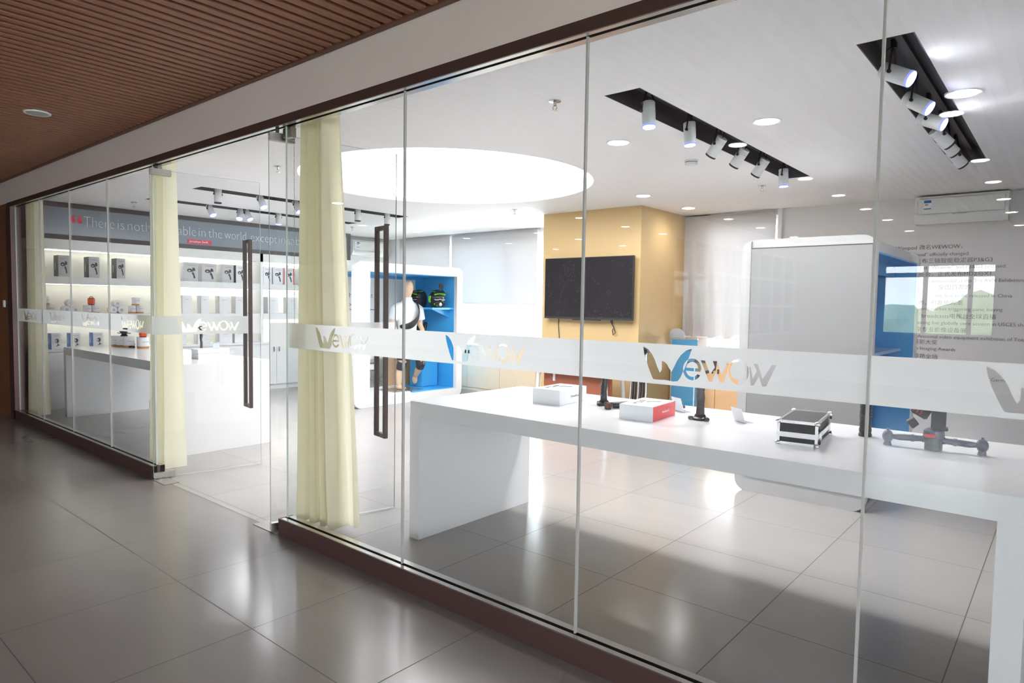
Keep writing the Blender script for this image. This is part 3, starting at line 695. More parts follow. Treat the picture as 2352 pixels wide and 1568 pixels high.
def product_box(name, lab, cat, y0, y1, z, h, d, front, side, art, group, art_m=INK, title=None, tag_m=None, x=XL-.05, stripe=None, square=False):
    """carton standing on a shelf, its front facing the room"""
    t = thing(name, lab, cat, (x-d/2, (y0+y1)/2, z), group=group)
    w = y1-y0
    b = B(); b.box(x-d, x, y0, y1, z, z+h, .0015); b.bm.normal_update()
    for f in b.bm.faces:
        f.material_index = 1 if f.normal.y < -.9 else 0
    obj('carton', b, [front, side], t)
    if art:
        me = gprint_mesh(w*.78, h*.62, art); me.transform(basis((x+.0008, (y0+y1)/2+w*.04, z+h*.14), (0, 1, 0), (0, 0, 1))); obj('printed_picture', me, art_m, t)
    if title:
        text('lettering', title, h*.075, basis((x+.0008, y0+w*.52, z+h*.83), (0, 1, 0), (0, 0, 1)), INKSOFT, t, width=w*.55, ext=.0004)
    if tag_m:
        text('lettering', 'PRO', h*.05, basis((x+.0008, y0+w*.22, z+h*.09), (0, 1, 0), (0, 0, 1)), tag_m, t, width=w*.2, ext=.0004)
    if side in (DARKCARD, BLUECARD):
        text('side_lettering', title or 'WenPod', d*.26, basis((x-d*.5-d*.09, y0-.0012, z+h*.3), (0, 0, 1), (-1, 0, 0)), LETTERW, t, 'LEFT', width=h*.36, ext=.0004)
    if stripe:
        b = B(); b.box(x, x+.001, y0, y0+w*.09, z+.003, z+h-.003); b.box(x, x+.001, y1-w*.09, y1, z+.003, z+h-.003); obj('edge_stripe', b, stripe, t)
    if square:
        b = B(); cy = (y0+y1)/2
        text('lettering', 'wewow', h*.07, basis((x+.0008, cy, z+h*.76), (0, 1, 0), (0, 0, 1)), INKSOFT, t, width=w*.4, ext=.0004)
    return t
g = 'gimbal cartons with dark picture on the top shelf'
up = [(.27, .413, 'pale gimbal carton half hidden by the end curtain on the top shelf', WHITECARD, WHITECARD), (.60, .735, 'dark-sided gimbal carton nearest the end curtain on the top shelf', GREYCARD, DARKCARD), (.971, 1.109, 'dark-sided gimbal carton with red mark, middle of the dark-sided three', GREYCARD, DARKCARD), (1.33, 1.447, 'dark-sided gimbal carton nearest the narrow curtain on the top shelf', GREYCARD, DARKCARD),
      (2.01, 2.149, 'grey gimbal carton just past the narrow curtain on the top shelf', GREYCARD, GREYCARD), (2.295, 2.513, 'grey gimbal carton second past the narrow curtain on the top shelf', GREYCARD, WHITECARD), (2.575, 2.809, 'grey gimbal carton third past the narrow curtain on the top shelf', GREYCARD, WHITECARD), (2.904, 3.10, 'grey gimbal carton touching the white carton beside the far door handle', GREYCARD, WHITECARD), (3.141, 3.30, 'white gimbal carton behind the far door handle on the top shelf', WHITECARD, DARKCARD)]
for i, (a, c, lab, fm, sm) in enumerate(up):
    product_box('gimbal_carton', lab, 'carton', a, c, 1.835, .295, .2, fm, sm, 'gimbal', g, title='WenPod', tag_m=[INKSOFT, INKSOFT, RED, INKSOFT, INKSOFT, INKSOFT, RED, ORANGE, INKSOFT][i])
for a, c, lab, st in ((3.633, 3.79, 'white gimbal carton first beyond the shelf divider', None), (3.815, 4.0, 'white gimbal carton second beyond the shelf divider', None), (4.022, 4.22, 'white gimbal carton with orange and red edge stripes', RED), (4.32, 4.5, 'white gimbal carton beside the hanging bead chain', None)):
    product_box('gimbal_carton', lab, 'carton', a, c, 1.835, .295, .2, WHITECARD, WHITECARD, 'gimbal', g, title='WenPod', stripe=st)
g = 'plain white cartons on the middle shelf'
for i, (a, c) in enumerate(((1.99, 2.13), (2.262, 2.411), (2.556, 2.69), (2.855, 3.017), (3.13, 3.28), (3.712, 3.91), (4.097, 4.289))):
    lab = ['touching the narrow curtain', 'second past the narrow curtain', 'third past the narrow curtain', 'fourth past the narrow curtain', 'behind the far door handle', 'first beyond the shelf divider', 'beside the hanging bead chain'][i]
    product_box('slim_carton', 'plain white upright carton on the middle shelf, '+lab, 'carton', a, c, 1.325, .285, .15, WHITECARD, GREYCARD, None, g, square=True)
g = 'low white cartons on the shelf counter'
for i, (a, c) in enumerate(((2.12, 2.32), (2.5, 2.7), (2.85, 3.07), (3.11, 3.3))):
    lab = ['first past the narrow curtain', 'behind the small standing gimbal', 'third past the narrow curtain', 'nearest the far door handle'][i]
    product_box('slim_carton', 'low white carton on the shelf counter, '+lab, 'carton', a, c, .83, .19, .15, WHITECARD, GREYCARD, None, g, square=True)
g = 'blue-sided camera cartons on the counter'
for i, (a, c) in enumerate(((.30, .43), (.499, .617), (.727, .85), (1.008, 1.137))):
    lab = ['half hidden by the end curtain', 'first clear of the end curtain', 'second clear of the end curtain', 'farthest from the end curtain'][i]
    product_box('camera_carton', 'white and blue camera carton on the counter, '+lab, 'carton', a, c, .83, .22, .16, WHITECARD, BLUECARD, 'camera', g, title='wewow')
# cans on the middle shelf
def can_proto(r=.052, h=.118):
    t = thing('storage_can', '', 'can', (0, 0, 0))
    b = B(); b.lathe([(r*.96, .022), (r, .024), (r, h-.004), (r*.97, h), (.001, h)], seg=24); obj('body', b, WHITECARD, t, local=True, smooth=True)
    b = B(); b.lathe([(.001, 0), (r*.98, 0), (r*1.005, .003), (r*1.005, .022), (r*.9, .022)], seg=24); obj('base_band', b, GOLD, t, local=True, smooth=True)
    me = text_mesh('wewow', .02, ext=.0002); me.transform(basis((r+.0004, 0, h*.55), (0, 1, 0), (0, 0, 1))); obj('lettering', me, INKSOFT, t, local=True)
    bb = [[(-.02, -.02), (-.008, -.02), (-.008, -.008), (-.02, -.008)], [(.008, .008), (.02, .008), (.02, .02), (.008, .02)]]
    me = curve_fill([circ(0, 0, .018, n=20), circ(0, 0, .013, n=20), rect(-.006, .006, -.006, .006)]); me.transform(Matrix.Translation((0, 0, h+.0005))); obj('lid_print', me, INKSOFT, t, local=True)
    return t
canp = can_proto(); canp['group'] = 'white cans with tan base on the middle shelf'; first = [True]
Z2 = 1.325; XC = XL-.11
def can(x, y, z, lab, lying=False, group=None, rz=0.):
    if first[0]:
        first[0] = False; c = canp; c.location = (x, y, z)
    else: c = dup(canp, (x, y, z))
    c['label'] = lab; c.rotation_euler = (0, PI/2, 0) if lying else (0, 0, rz)
    if group: c['group'] = group
    return c
can(XC, .40, Z2, 'white can with tan base, left of the bottom pair by the end curtain'); can(XC, .508, Z2, 'white can with tan base, right of the bottom pair by the end curtain'); can(XC, .454, Z2+.119, 'white can balanced on the pair by the end curtain')
can(XC, .96, Z2, 'upright white can under the orange camera, nearer the end curtain'); can(XC, 1.066, Z2, 'upright white can under the orange camera, farther from the end curtain')
can(XC, 1.55, Z2, 'white can in the bottom pair touching the narrow curtain, first'); can(XC, 1.656, Z2, 'white can in the bottom pair touching the narrow curtain, second'); can(XC, 1.60, Z2+.119, 'white can balanced on the pair touching the narrow curtain')
for yy, nm in ((.74, 'second'), (1.33, 'fourth')):
    lab = 'trio nearer the end curtain' if yy < 1 else 'trio nearer the narrow curtain'
    can(XC-.04, yy-.053, Z2+.053, 'lying white can, end facing the room, lower left of the '+lab, True)
    can(XC-.04, yy+.053, Z2+.053, 'lying white can, end facing the room, lower right of the '+lab, True)
    can(XC-.04, yy, Z2+.053+.0915, 'lying white can on top of the '+lab, True)
def orange_cam(x, y, z, lab, group):
    t = thing('action_camera_case', lab, 'camera', (x, y, z), group=group)
    b = B(); b.lathe([(.040, .012), (.046, .016), (.047, .085), (.041, .09)], (x, y, z), 20); obj('shell', b, ORANGE, t, smooth=True)
    b = B(); b.lathe([(.001, 0), (.036, 0), (.042, .006), (.040, .013)], (x, y, z), 20); b.lathe([(.042, .089), (.044, .095), (.03, .104), (.001, .106)], (x, y, z), 20); obj('cap', b, BLACK, t, smooth=True)
    b = B(); b.tube([(x, y-.025, z+.1), (x, y-.018, z+.117), (x, y, z+.122), (x, y+.018, z+.117), (x, y+.025, z+.1)], .006, 8); obj('loop', b, ORANGE, t, smooth=True)
    b = B(); b.tube([(x+.047, y-.006, z+.02), (x+.049, y+.004, z+.055), (x+.047, y, z+.088)], .002, 6); obj('seam', b, BLACK, t)
orange_cam(XC, 1.013, Z2+.119, 'orange and black round camera case balanced on two white cans', 'orange camera cases')

# ------------------------------------------------------------------ display tables
def table(x0, x1, y0, y1, lab):
    t = thing('display_table', lab, 'table', ((x0+x1)/2, (y0+y1)/2, 0))
    obj('tabletop', B().box(x0, x1, y0, y1, .81, .907, .002), TABLEW, t)
    obj('leg', B().box(x0, x0+.09, y0, y1, 0, .81), TABLEW, t); obj('leg', B().box(x1-.09, x1, y0, y1, 0, .81), TABLEW, t)
    return t
TZ = .907
table(-1.335, 1.875, .51, 1.66, 'long white slab display table near the oak pillar, holding gimbals and cartons')
table(-8.0, -4.70, .43, 1.43, 'long white slab display table beside the shelf wall, holding cans and a small gimbal')

# cartons on the near table
def flat_box(lab, P, ang, w, d, h, side_m, art_m, title, title_m, group=None):
    """P = front corner, w along the glass, d away from it"""
    t = thing('gimbal_carton', lab, 'carton', (*P, TZ), ang, group=group)
    b = B(); b.box(-w, 0, 0, d, 0, h, .0015); b.bm.normal_update()
    for f in b.bm.faces: f.material_index = 1 if f.normal.x > .9 else 0
    obj('carton', b, [WHITECARD, side_m], t, local=True)
    obj('lid_seam', B().box(-w-.0006, .0006, -.0006, d+.0006, h*.93, h*.935), GREYCARD, t, local=True)
    me = gprint_mesh(d*.75, w*.7, 'gimbal'); me.transform(basis((-w*.2, d*.5, h+.0008), (0, 1, 0), (-1, 0, 0))); obj('printed_picture', me, art_m, t, local=True)
    text('lettering', title, h*.2, basis((.0008, d*.55, h*.42), (0, 1, 0), (0, 0, 1)), title_m, t, width=d*.3, local=True, ext=.0004)
    return t
flat_box('white flat gimbal carton with dark picture on its lid, nearest the table end', (-.513, 1.04), math.radians(4), .21, .34, .098, WHITECARD, INK, 'WenPod', INKSOFT)
flat_box('white flat carton with a red end, between the two upright gimbals', (.205, .93), math.radians(5), .205, .33, .085, RED, mat('brown ink', (.24, .19, .18), .5), 'WenPod \u25cb', LETTERW)

def gimbal(x, y, z, rz, lab, s=1., base=True, group='upright hand-held gimbals'):
    t = thing('handheld_gimbal', lab, 'gimbal', (x, y, z), rz, group=group)
    if base:
        b = B(); b.lathe([(.001, 0), (.045*s, 0), (.047*s, .012*s), (.034*s, .018*s), (.028*s, .032*s)], seg=20)
        for k in range(3):
            a = k*2*PI/3+.5; c = Vector((math.cos(a), math.sin(a), 0))*.052*s
            b.box(c.x-.014*s, c.x+.014*s, c.y-.014*s, c.y+.014*s, 0, .02*s, .004*s)
        obj('foot', b, BLACK, t, local=True, smooth=True)
    b = B(); b.loft([(0, 0, .015*s, .024*s, .026*s), (.001*s, 0, .04*s, .021*s, .024*s), (.003*s, 0, .09*s, .019*s, .021*s), (0, 0, .13*s, .021*s, .024*s), (-.004*s, 0, .16*s, .018*s, .021*s), (-.004*s, 0, .19*s, .022*s, .025*s), (-.002*s, 0, .215*s, .026*s, .03*s), (.008*s, 0, .235*s, .018*s, .022*s)], 18)
    for k in range(4): b.tube([(.016*s, -.012*s, (.06+k*.022)*s), (.022*s, 0, (.06+k*.022)*s), (.016*s, .012*s, (.06+k*.022)*s)], .005*s, 8)
    hd = obj('handle', b, DARK, t, local=True, smooth=True)
    b = B(); b.box(-.028*s, -.022*s, -.01*s, .01*s, .195*s, .215*s, .002*s); obj('button', b, BLACK, hd, local=True)
    b = B(); b.lathe([(.001, .225*s), (.026*s, .225*s), (.027*s, .262*s), (.02*s, .268*s), (.001, .268*s)], seg=18); obj('pan_motor', b, BLACK, t, local=True, smooth=True)
    b = B(); b.tube([(0, 0, .26*s), (0, .03*s, .275*s), (0, .072*s, .29*s), (0, .075*s, .35*s)], [.011*s, .010*s, .010*s, .011*s], 10); obj('arm', b, BLACK, t, local=True, smooth=True)
    b = B(); b.lathe([(.001, .05*s), (.026*s, .05*s), (.026*s, .085*s), (.001, .085*s)], (0, 0, .36*s), 18, axis='y'); obj('roll_motor', b, DARK, t, local=True, smooth=True)
    b = B(); b.box(-.012*s, .002*s, -.085*s, .05*s, .325*s, .332*s); b.box(-.012*s, .002*s, -.085*s, .05*s, .395*s, .402*s); b.box(-.012*s, -.004*s, -.04*s, .052*s, .332*s, .395*s)
    obj('phone_clamp', b, BLACK, t, local=True)
    return t
gimbal(-.335, 1.28, TZ, -2.0, 'black upright gimbal standing between the two cartons', 1.0)
gimbal(.355, 1.21, TZ, -.9, 'black upright gimbal standing beyond the red-ended carton', 1.0)
# lying gimbal behind the red carton
t = thing('folded_gimbal', 'dark folded gimbal lying behind the red-ended carton', 'gimbal', (-.02, 1.30, TZ))
b = B(); b.tube([(-.22, 1.2, TZ+.022), (-.10, 1.29, TZ+.03), (.02, 1.4, TZ+.03), (.06, 1.44, TZ+.028)], [.02, .024, .02, .016], 12); obj('handle', b, DARK, t, smooth=True)
b = B(); b.lathe([(.001, 0), (.022, 0), (.022, .04), (.001, .04)], (-.235, 1.17, TZ), 16); b.tube([(.06, 1.44, TZ+.03), (.10, 1.47, TZ+.02), (.12, 1.50, TZ+.015)], .01, 8); obj('motor', b, BLACK, t, smooth=True)
b = B(); b.box(-.235, -.2, 1.13, 1.17, TZ+.005, TZ+.04, .006); obj('grip_cap', b, mat('wood brown cap', rgb(110, 74, 60), .4), t)
def acrylic(x, y, z, rz, lab, w=.1, h=.085, group='clear acrylic card stands'):
    t = thing('acrylic_card_stand', lab, 'card stand', (x, y, z), rz, group=group)
    b = B(); b.prism([(0, 0), (.004, 0), (.034, h), (.030, h)], 'y', -w/2, w/2); obj('panel', b, ACRYL, t, local=True)
    b = B(); b.box(-.05, .004, -w/2, w/2, 0, .003); obj('foot', b, ACRYL, t, local=True)
    b = B(); b.prism([(.0045, .004), (.0055, .004), (.0345, h-.002), (.0335, h-.002)], 'y', -w*.47, w*.47); obj('card', b, WHITECARD, t, local=True)
    return t
acrylic(.555, 1.30, TZ, -2.1, 'clear acrylic card stand between the second gimbal and the aluminium case')
acrylic(.14, 1.40, TZ, -2.1, 'clear acrylic card stand behind the red-ended carton', .11, .09)

# aluminium case
t = thing('equipment_case', 'black equipment case with aluminium edges on the near white table', 'case', (1.082, .872, TZ), math.radians(7))
W_, D_, H_ = .18, .40, .115
b = B(); b.box(-W_+.008, -.008, .008, D_-.008, .004, H_*.42-.004); obj('lower_shell', b, CASEBLK, t, local=True)
b = B(); b.box(-W_+.008, -.008, .008, D_-.008, H_*.42+.004, H_-.004); obj('lid', b, CASEBLK, t, local=True)
b = B(); e_ = .013
for z in (0, H_-e_):
    b.box(-W_, 0, 0, e_, z, z+e_, .002); b.box(-W_, 0, D_-e_, D_, z, z+e_, .002); b.box(-W_, -W_+e_, e_, D_-e_, z, z+e_, .002); b.box(-e_, 0, e_, D_-e_, z, z+e_, .002)
for x in (-W_, -e_):
    for y in (0, D_-e_): b.box(x, x+e_, y, y+e_, e_, H_-e_, .002)
z = H_*.42
b.box(-W_-.001, .001, -.001, .004, z-.012, z+.012); b.box(-W_-.001, .001, D_-.004, D_+.001, z-.012, z+.012); b.box(-W_-.001, -W_+.004, 0, D_, z-.012, z+.012); b.box(-.004, .001, 0, D_, z-.012, z+.012)
obj('edge_frame', b, ALU, t, local=True)
b = B()
for x in (-W_+.004, -.004):
    for y in (.004, D_-.004):
        for z in (.006, H_-.006): b.ell((x, y, z), (.014, .014, .012), 10)
obj('corner_cap', b, ALU, t, local=True, smooth=True)
for y in (.05, D_-.07):
    b = B(); b.box(0, .007, y, y+.03, H_*.42-.022, H_*.42+.022, .002); obj('latch', b, ALU, t, local=True)
for y, z in ((.03, H_*.42-.03), (.03, H_*.42+.03), (D_-.03, H_*.42-.03), (D_-.03, H_*.42+.045)):
    b = B(); b.lathe([(.001, 0), (.008, 0), (.008, .008), (.001, .01)], (0, y, z), 12, axis='x'); obj('rubber_foot', b, BLACK, t, local=True, smooth=True)
# black grip tube
t = thing('gimbal_grip', 'black ribbed grip tube standing behind the glass joint near the case', 'grip', (1.175, 1.36, TZ))
b = B(); pr = [(.001, 0), (.031, 0), (.031, .012)]
for k in range(8): pr += [(.027, .018+k*.03), (.029, .026+k*.03), (.029, .038+k*.03), (.027, .044+k*.03)]
pr += [(.027, .27), (.02, .275), (.001, .275)]; b.lathe([(r, TZ+h) for r, h in pr], (1.175, 1.36, 0), 20); obj('tube', b, BLACK, t, smooth=True)
b = B(); b.lathe([(.028, TZ+.10), (.0305, TZ+.102), (.0305, TZ+.108), (.028, TZ+.11)], (1.175, 1.36, 0), 20); obj('clamp_ring', b, DARK, t)
# two-arm camera stabilizer
cx, cy = 1.49, 1.22
t = thing('camera_stabilizer', 'dark two-arm camera stabilizer with ball ends on the near white table', 'stabilizer', (cx, cy, TZ), math.radians(7)); t.scale = (.9, .9, .95)
b = B(); b.box(-.035, .035, -.03, .03, 0, .055, .006); b.tube([(0, 0, 0), (0, 0, .06)], .04, 20); obj('base', b, DARK, t, local=True, smooth=True)
GB = mat('blue grey plastic', (.075, .08, .12), .35, var=.1)
for s in (-1, 1):
    b = B(); b.tube([(s*.03, 0, .05), (s*.09, 0, .048), (s*.15, 0, .045), (s*.185, 0, .045)], [.014, .016, .016, .012], 12)
    b.tube([(s*.085, 0, .048), (s*.1, 0, .048)], .019, 12); b.tube([(s*.04, 0, .05), (s*.05, 0, .05)], .018, 12)
    ar = obj('arm', b, GB, t, local=True, smooth=True)
    b = B(); b.ell((s*.205, 0, .045), (.027, .03, .032), 16); b.tube([(s*.205, 0, .075), (s*.205, 0, .084)], .006, 8); b.tube([(s*.205, 0, 0), (s*.205, 0, .02)], [.02, .016], 12)
    kb = obj('end_knob', b, GB, ar, local=True, smooth=True)
b = B(); b.lathe([(.001, .06), (.045, .06), (.048, .075), (.046, .095), (.03, .104), (.001, .104)], seg=20); obj('turntable', b, GB, t, local=True, smooth=True)
b = B(); b.box(-.042, .01, -.049, -.044, .066, .082, .002); obj('red_label', b, mat('red plastic', rgb(190, 40, 50), .35), t, local=True)
b = B(); b.box(-.015, .05, -.025, .025, .104, .2, .005); b.box(.02, .06, -.03, .03, .1, .115, .003); obj('column', b, DARK, t, local=True)
b = B(); b.box(-.05, .03, -.03, .03, -.028, .028, .006); b.xf(Matrix.Translation((-.05, -.02, .185)) @ Matrix.Rotation(math.radians(28), 4, 'Y')); cm = obj('camera_body', b, BLACK, t, local=True)
b = B(); b.tube([(-.05, 0, -.012), (-.085, 0, -.012)], [.024, .026], 16); b.xf(Matrix.Translation((-.05, -.02, .18)) @ Matrix.Rotation(math.radians(-40), 4, 'Y')); obj('camera_lens', b, DARK, cm, local=True, smooth=True)
b = B()
for k in range(3): b.box(-.045+k*.018, -.04+k*.018, -.0315, -.03, -.018, .004)
b.xf(Matrix.Translation((-.05, -.02, .185)) @ Matrix.Rotation(math.radians(28), 4, 'Y')); obj('red_stripe', b, mat('red plastic', rgb(190, 40, 50), .35), cm, local=True)
b = B(); b.box(-.06, .055, -.028, .028, .2, .27, .006); obj('camera_mount', b, BLACK, t, local=True)

# things on the far table
can_g = 'white cans with tan base on the far table'
def can_at(x, y, z, lab):
    c = can(x, y, z, lab, group=can_g); c.scale = (1.3, 1.3, 1.2); return c
can_at(-7.80, .98, TZ, 'white can on the far table, end of the row nearest the shelf wall'); can_at(-7.655, 1.0, TZ, 'white can on the far table, second in the row')
can_at(-7.50, 1.03, TZ, 'white can on the far table, third in the row'); can_at(-7.40, 1.16, TZ, 'white can on the far table, behind the row towards the narrow curtain')
t = thing('camera_mount_head', 'dark camera head resting on the far-table cans', 'camera', (-7.60, 1.01, TZ+.142))
b = B(); b.box(-7.70, -7.50, .96, 1.06, TZ+.178, TZ+.188, .003); obj('plate', b, BLACK, t)
b = B(); b.lathe([(.04, 0), (.045, .01), (.03, .025), (.035, .04)], (-7.6, 1.01, TZ+.142), 16); obj('ball', b, DARK, t, smooth=True)
b = B(); b.box(-7.66, -7.56, .97, 1.05, TZ+.188, TZ+.25, .01); obj('camera_body', b, BLACK, t)
can_at(-7.22, 1.10, TZ, 'white can under the orange case touching the narrow curtain')
orange_cam(-7.22, 1.10, TZ+.142, 'orange camera case on a can beside the narrow curtain', 'orange camera cases')
t = thing('small_clip', 'tiny black clip lying in front of the far-table cans', 'clip', (-7.36, 1.0, TZ)); b = B(); b.tube([(-7.40, 1.0, TZ+.012), (-7.36, 1.02, TZ+.016), (-7.32, 1.03, TZ+.012)], [.012, .008, .012], 10); obj('body', b, BLACK, t, smooth=True)
t = thing('small_carton', 'small white carton with red edge at the shelf end of the far table', 'carton', (-7.93, 1.2, TZ)); obj('carton', B().box(-7.98, -7.88, 1.15, 1.25, TZ, TZ+.05, .002), WHITECARD, t); obj('red_stripe', B().box(-7.8805, -7.8795, 1.15, 1.25, TZ+.008, TZ+.02), RED, t)
t = thing('gimbal_carton', 'white lidded carton on the far table carrying the small gimbal', 'carton', (-5.26, 1.05, TZ))
obj('carton', B().box(-5.34, -5.18, .88, 1.22, TZ, TZ+.058, .002), WHITECARD, t); obj('lid', B().box(-5.342, -5.178, .878, 1.222, TZ+.06, TZ+.105, .002), WHITECARD, t)
gimbal(-5.28, .96, TZ+.105, 1.5, 'small black gimbal standing on a white carton on the far table', .62, base=False)
acrylic(-5.27, 1.12, TZ+.105, 2.7, 'clear acrylic card stand on the white carton beside the small gimbal', .07, .07)
acrylic(-5.85, 1.25, TZ, 2.7, 'clear acrylic card stand lying behind the white carton on the far table', .09, .08)

# ------------------------------------------------------------------ far-left fittings
def aircon(lab, M, Wd, logo_band):
    t = thing('air_conditioner', lab, 'air conditioner', M.translation, 0)
    R = M.to_3x3().to_4x4()
    def add(nm, b, m_, par=None, sm=True):
        b.xf(R); return obj(nm, b, m_, par or t, local=True, smooth=sm)
    b = B(); b.prism([(0, 0), (.16, 0), (.19, .03), (.205, .08), (.205, .27), (.19, .3), (0, .3)], 'x', -Wd/2, Wd/2); add('body', b, LACQ)
    b = B(); b.box(-Wd/2+.03, Wd/2-.03, .205, .212, .10, .275, .004); add('front_panel', b, LACQ)
    b = B(); b.prism([(.15, -.002), (.2, .05), (.206, .085), (.208, .085), (.204, .048), (.154, -.004)], 'x', -Wd/2+.05, Wd/2-.05); add('louvre', b, WHITECARD)
    b = B(); b.box(-.07, .07, .212, .214, .085, .1); add('brand_strip', b, GREYCARD)
    b = B(); b.box(-Wd/2+.09, -Wd/2+.16, .212, .2135, .155, .255); lb = add('energy_label', b, LETTERW)
    b = B(); b.box(-Wd/2+.09, -Wd/2+.16, .2136, .2145, .225, .255); b.box(-Wd/2+.09, -Wd/2+.16, .2136, .2145, .155, .166); add('label_band', b, BLUECARD, lb)
    b = B(); b.box(-Wd/2+.1, -Wd/2+.13, .2136, .2145, .20, .212); add('label_bar', b, ORANGE, lb)
    return t
R180 = Matrix.Rotation(PI, 4, 'Z')
M = Matrix.Translation((.95, YB, 2.53)) @ R180
# energy label sits towards the window side, so mirror the layout with a negative width side
aircon('white wall air conditioner above the dark history lettering', Matrix.Translation((.95, YB, 2.53)) @ Matrix(((1, 0, 0, 0), (0, -1, 0, 0), (0, 0, 1, 0), (0, 0, 0, 1))), .86, True)
aircon('white wall air conditioner high on the wall past the slogan panel', Matrix.Translation((-9.1, 6.05, 2.47)) @ Matrix(((0, 1, 0, 0), (1, 0, 0, 0), (0, 0, 1, 0), (0, 0, 0, 1))), .9, True)
t = thing('wall_poster', 'colourful photo poster on the wall just past the shelf unit', 'poster', (-9.08, 5.75, 1.1))
obj('print', B().box(-9.1, -9.085, 5.45, 6.1, 1.25, 2.2), POSTER, t); obj('green_strip', B().box(-9.1, -9.084, 5.45, 6.1, 1.1, 1.25), mat('green print', rgb(80, 170, 100), .4), t)

# ------------------------------------------------------------------ display island facing the room (mannequin)
XA, XD = -6.9, -5.9
def frame_mesh(y0, y1, z0, z1, oy0, oy1, oz0, oz1, x0, x1, r):
    me = curve_fill([rrect(y0, y1, z0, z1, r), rect(oy0, oy1, oz0, oz1)], (x1-x0)/2)
    me.transform(basis(((x0+x1)/2, 0, 0), (0, 1, 0), (0, 0, 1))); return me
t = thing('display_island', 'white rounded display cabinet with blue interior holding the mannequin', 'display cabinet', (-6.4, 4.5, 0))
obj('front_frame', frame_mesh(3.43, 5.63, 0, 2.135, 3.71, 5.5, .13, 1.995, -5.97, -5.9, .12), LACQ, t)
obj('rear_frame', frame_mesh(3.43, 5.63, 0, 2.135, 3.71, 5.37, .13, 1.995, -6.9, -6.83, .12), LACQ, t)
b = B(); b.box(-6.83, -5.97, 3.5, 5.56, 2.0, 2.1); b.box(-6.83, -5.97, 3.5, 5.56, .03, .13); obj('deck', b, LACQ, t)
b = B(); b.box(-6.825, -6.81, 5.36, 5.5, .14, 1.995); b.box(-6.83, -5.97, 5.5, 5.515, .14, 1.995); b.prism([(-5.97, 4.6), (-5.97, 5.5), (-6.81, 5.5), (-6.81, 5.12)], 'z', .131, .145); b.box(-6.83, -5.97, 3.72, 5.5, 1.985, 1.996); b.box(-6.82, -6.78, 3.72, 5.5, 1.94, 1.985)
obj('blue_lining', b, BLUE, t)
obj('shelf', B().box(-6.8, -5.98, 5.02, 5.5, 1.445, 1.475), BLUE, t)
obj('cabinet_stand_in', B().box(-6.80, -6.785, 4.75, 5.36, .145, .60), PEACH, t)  # added peach panel standing in for the wood cabinet beyond the back
b = B(); b.prism([(5.1, 1.445), (5.5, 1.445), (5.5, 1.31)], 'x', -6.7, -6.68); b.prism([(5.1, 1.445), (5.5, 1.445), (5.5, 1.31)], 'x', -6.1, -6.08); obj('shelf_bracket', b, BLUE, t)
bd = obj('white_board', B().box(-6.80, -6.785, 3.72, 5.36, .62, 1.96), LACQ, t)
obj('rule', B().box(-6.785, -6.783, 3.72, 4.5, 1.42, 1.435), BLUECARD, bd)
text('lettering', 'Lightweight', .11, basis((-6.782, 3.62+.2, 1.62), (0, 1, 0), (0, 0, 1)), INKSOFT, bd, 'LEFT', width=.62)
text('lettering', 'Flexible', .11, basis((-6.782, 3.62+.2, 1.48), (0, 1, 0), (0, 0, 1)), INKSOFT, bd, 'LEFT', width=.4)
b = B(); b.box(-6.785, -6.78, 4.2, 4.32, 1.4, 1.65); me = gprint_mesh(.3, .42); me.transform(basis((-6.782, 4.2, 1.3), (0, 1, 0), (0, 0, 1))); b.bm.free(); obj('printed_picture', me, mat('lilac ink', (.3, .26, .36), .5), bd)
fs = obj('film_strip', B().box(-6.80, -6.775, 3.72, 4.5, .42, .56), mat('film strip brown', rgb(110, 92, 84), .5), t)
b = B()
for k in range(6): b.box(-6.775, -6.773, 3.75+k*.125, 3.85+k*.125, .445, .535)
obj('film_frame', b, LETTERW, fs)
obj('plinth', B().box(-6.6, -6.0, 3.72, 4.58, .13, .15), LACQ, t); obj('base_plate', B().box(-6.45, -6.05, 4.3, 4.9, .15, .158), mat('steel plate', (.4, .42, .44), .2, metal=.8), t)
t = thing('torch', 'grey torch-like lens tube standing by the film strip', 'torch', (-6.45, 3.80, .15))
b = B(); b.lathe([(.001, .15), (.06, .15), (.06, .2), (.05, .21), (.045, .38), (.035, .42), (.035, .50), (.02, .53), (.001, .53)], (-6.45, 3.8, 0), 18); obj('tube', b, mat('grey metal', (.22, .21, .22), .35, metal=.4), t, smooth=True)
b = B(); b.lathe([(.036, .48), (.038, .49), (.038, .51), (.03, .535)], (-6.45, 3.8, 0), 18); obj('cap', b, BLACK, t, smooth=True)
# mannequin
mx_, my_ = -6.27, 4.74
t = thing('mannequin', 'running mannequin in white polo shirt with black sling in the blue cabinet', 'mannequin', (mx_, my_, .158))
b = B()
def V(x, y, z): return Vector((mx_+x, my_+y, z))
b.loft([(mx_, my_, .93, .11, .16), (mx_, my_, 1.03, .105, .155), (mx_, my_, 1.15, .10, .145), (mx_, my_, 1.30, .115, .175), (mx_, my_, 1.42, .115, .19), (mx_, my_, 1.52, .085, .17), (mx_, my_, 1.565, .06, .09)])
b.tube([V(0, 0, 1.52), V(.005, 0, 1.62), V(.015, 0, 1.70)], [.062, .055, .058], 14)
b.ell((mx_+.02, my_, 1.79), (.092, .075, .125), 20); b.ell((mx_+.04, my_, 1.73), (.06, .055, .07), 14); b.ell((mx_+.112, my_, 1.775), (.018, .014, .03), 10)
b.tube([V(0, -.17, 1.49), V(.0, -.24, 1.44), V(.0, -.285, 1.28), V(.0, -.30, 1.2), V(.04, -.24, 1.03), V(.05, -.2, .97)], [.06, .058, .05, .044, .036, .03], 14)
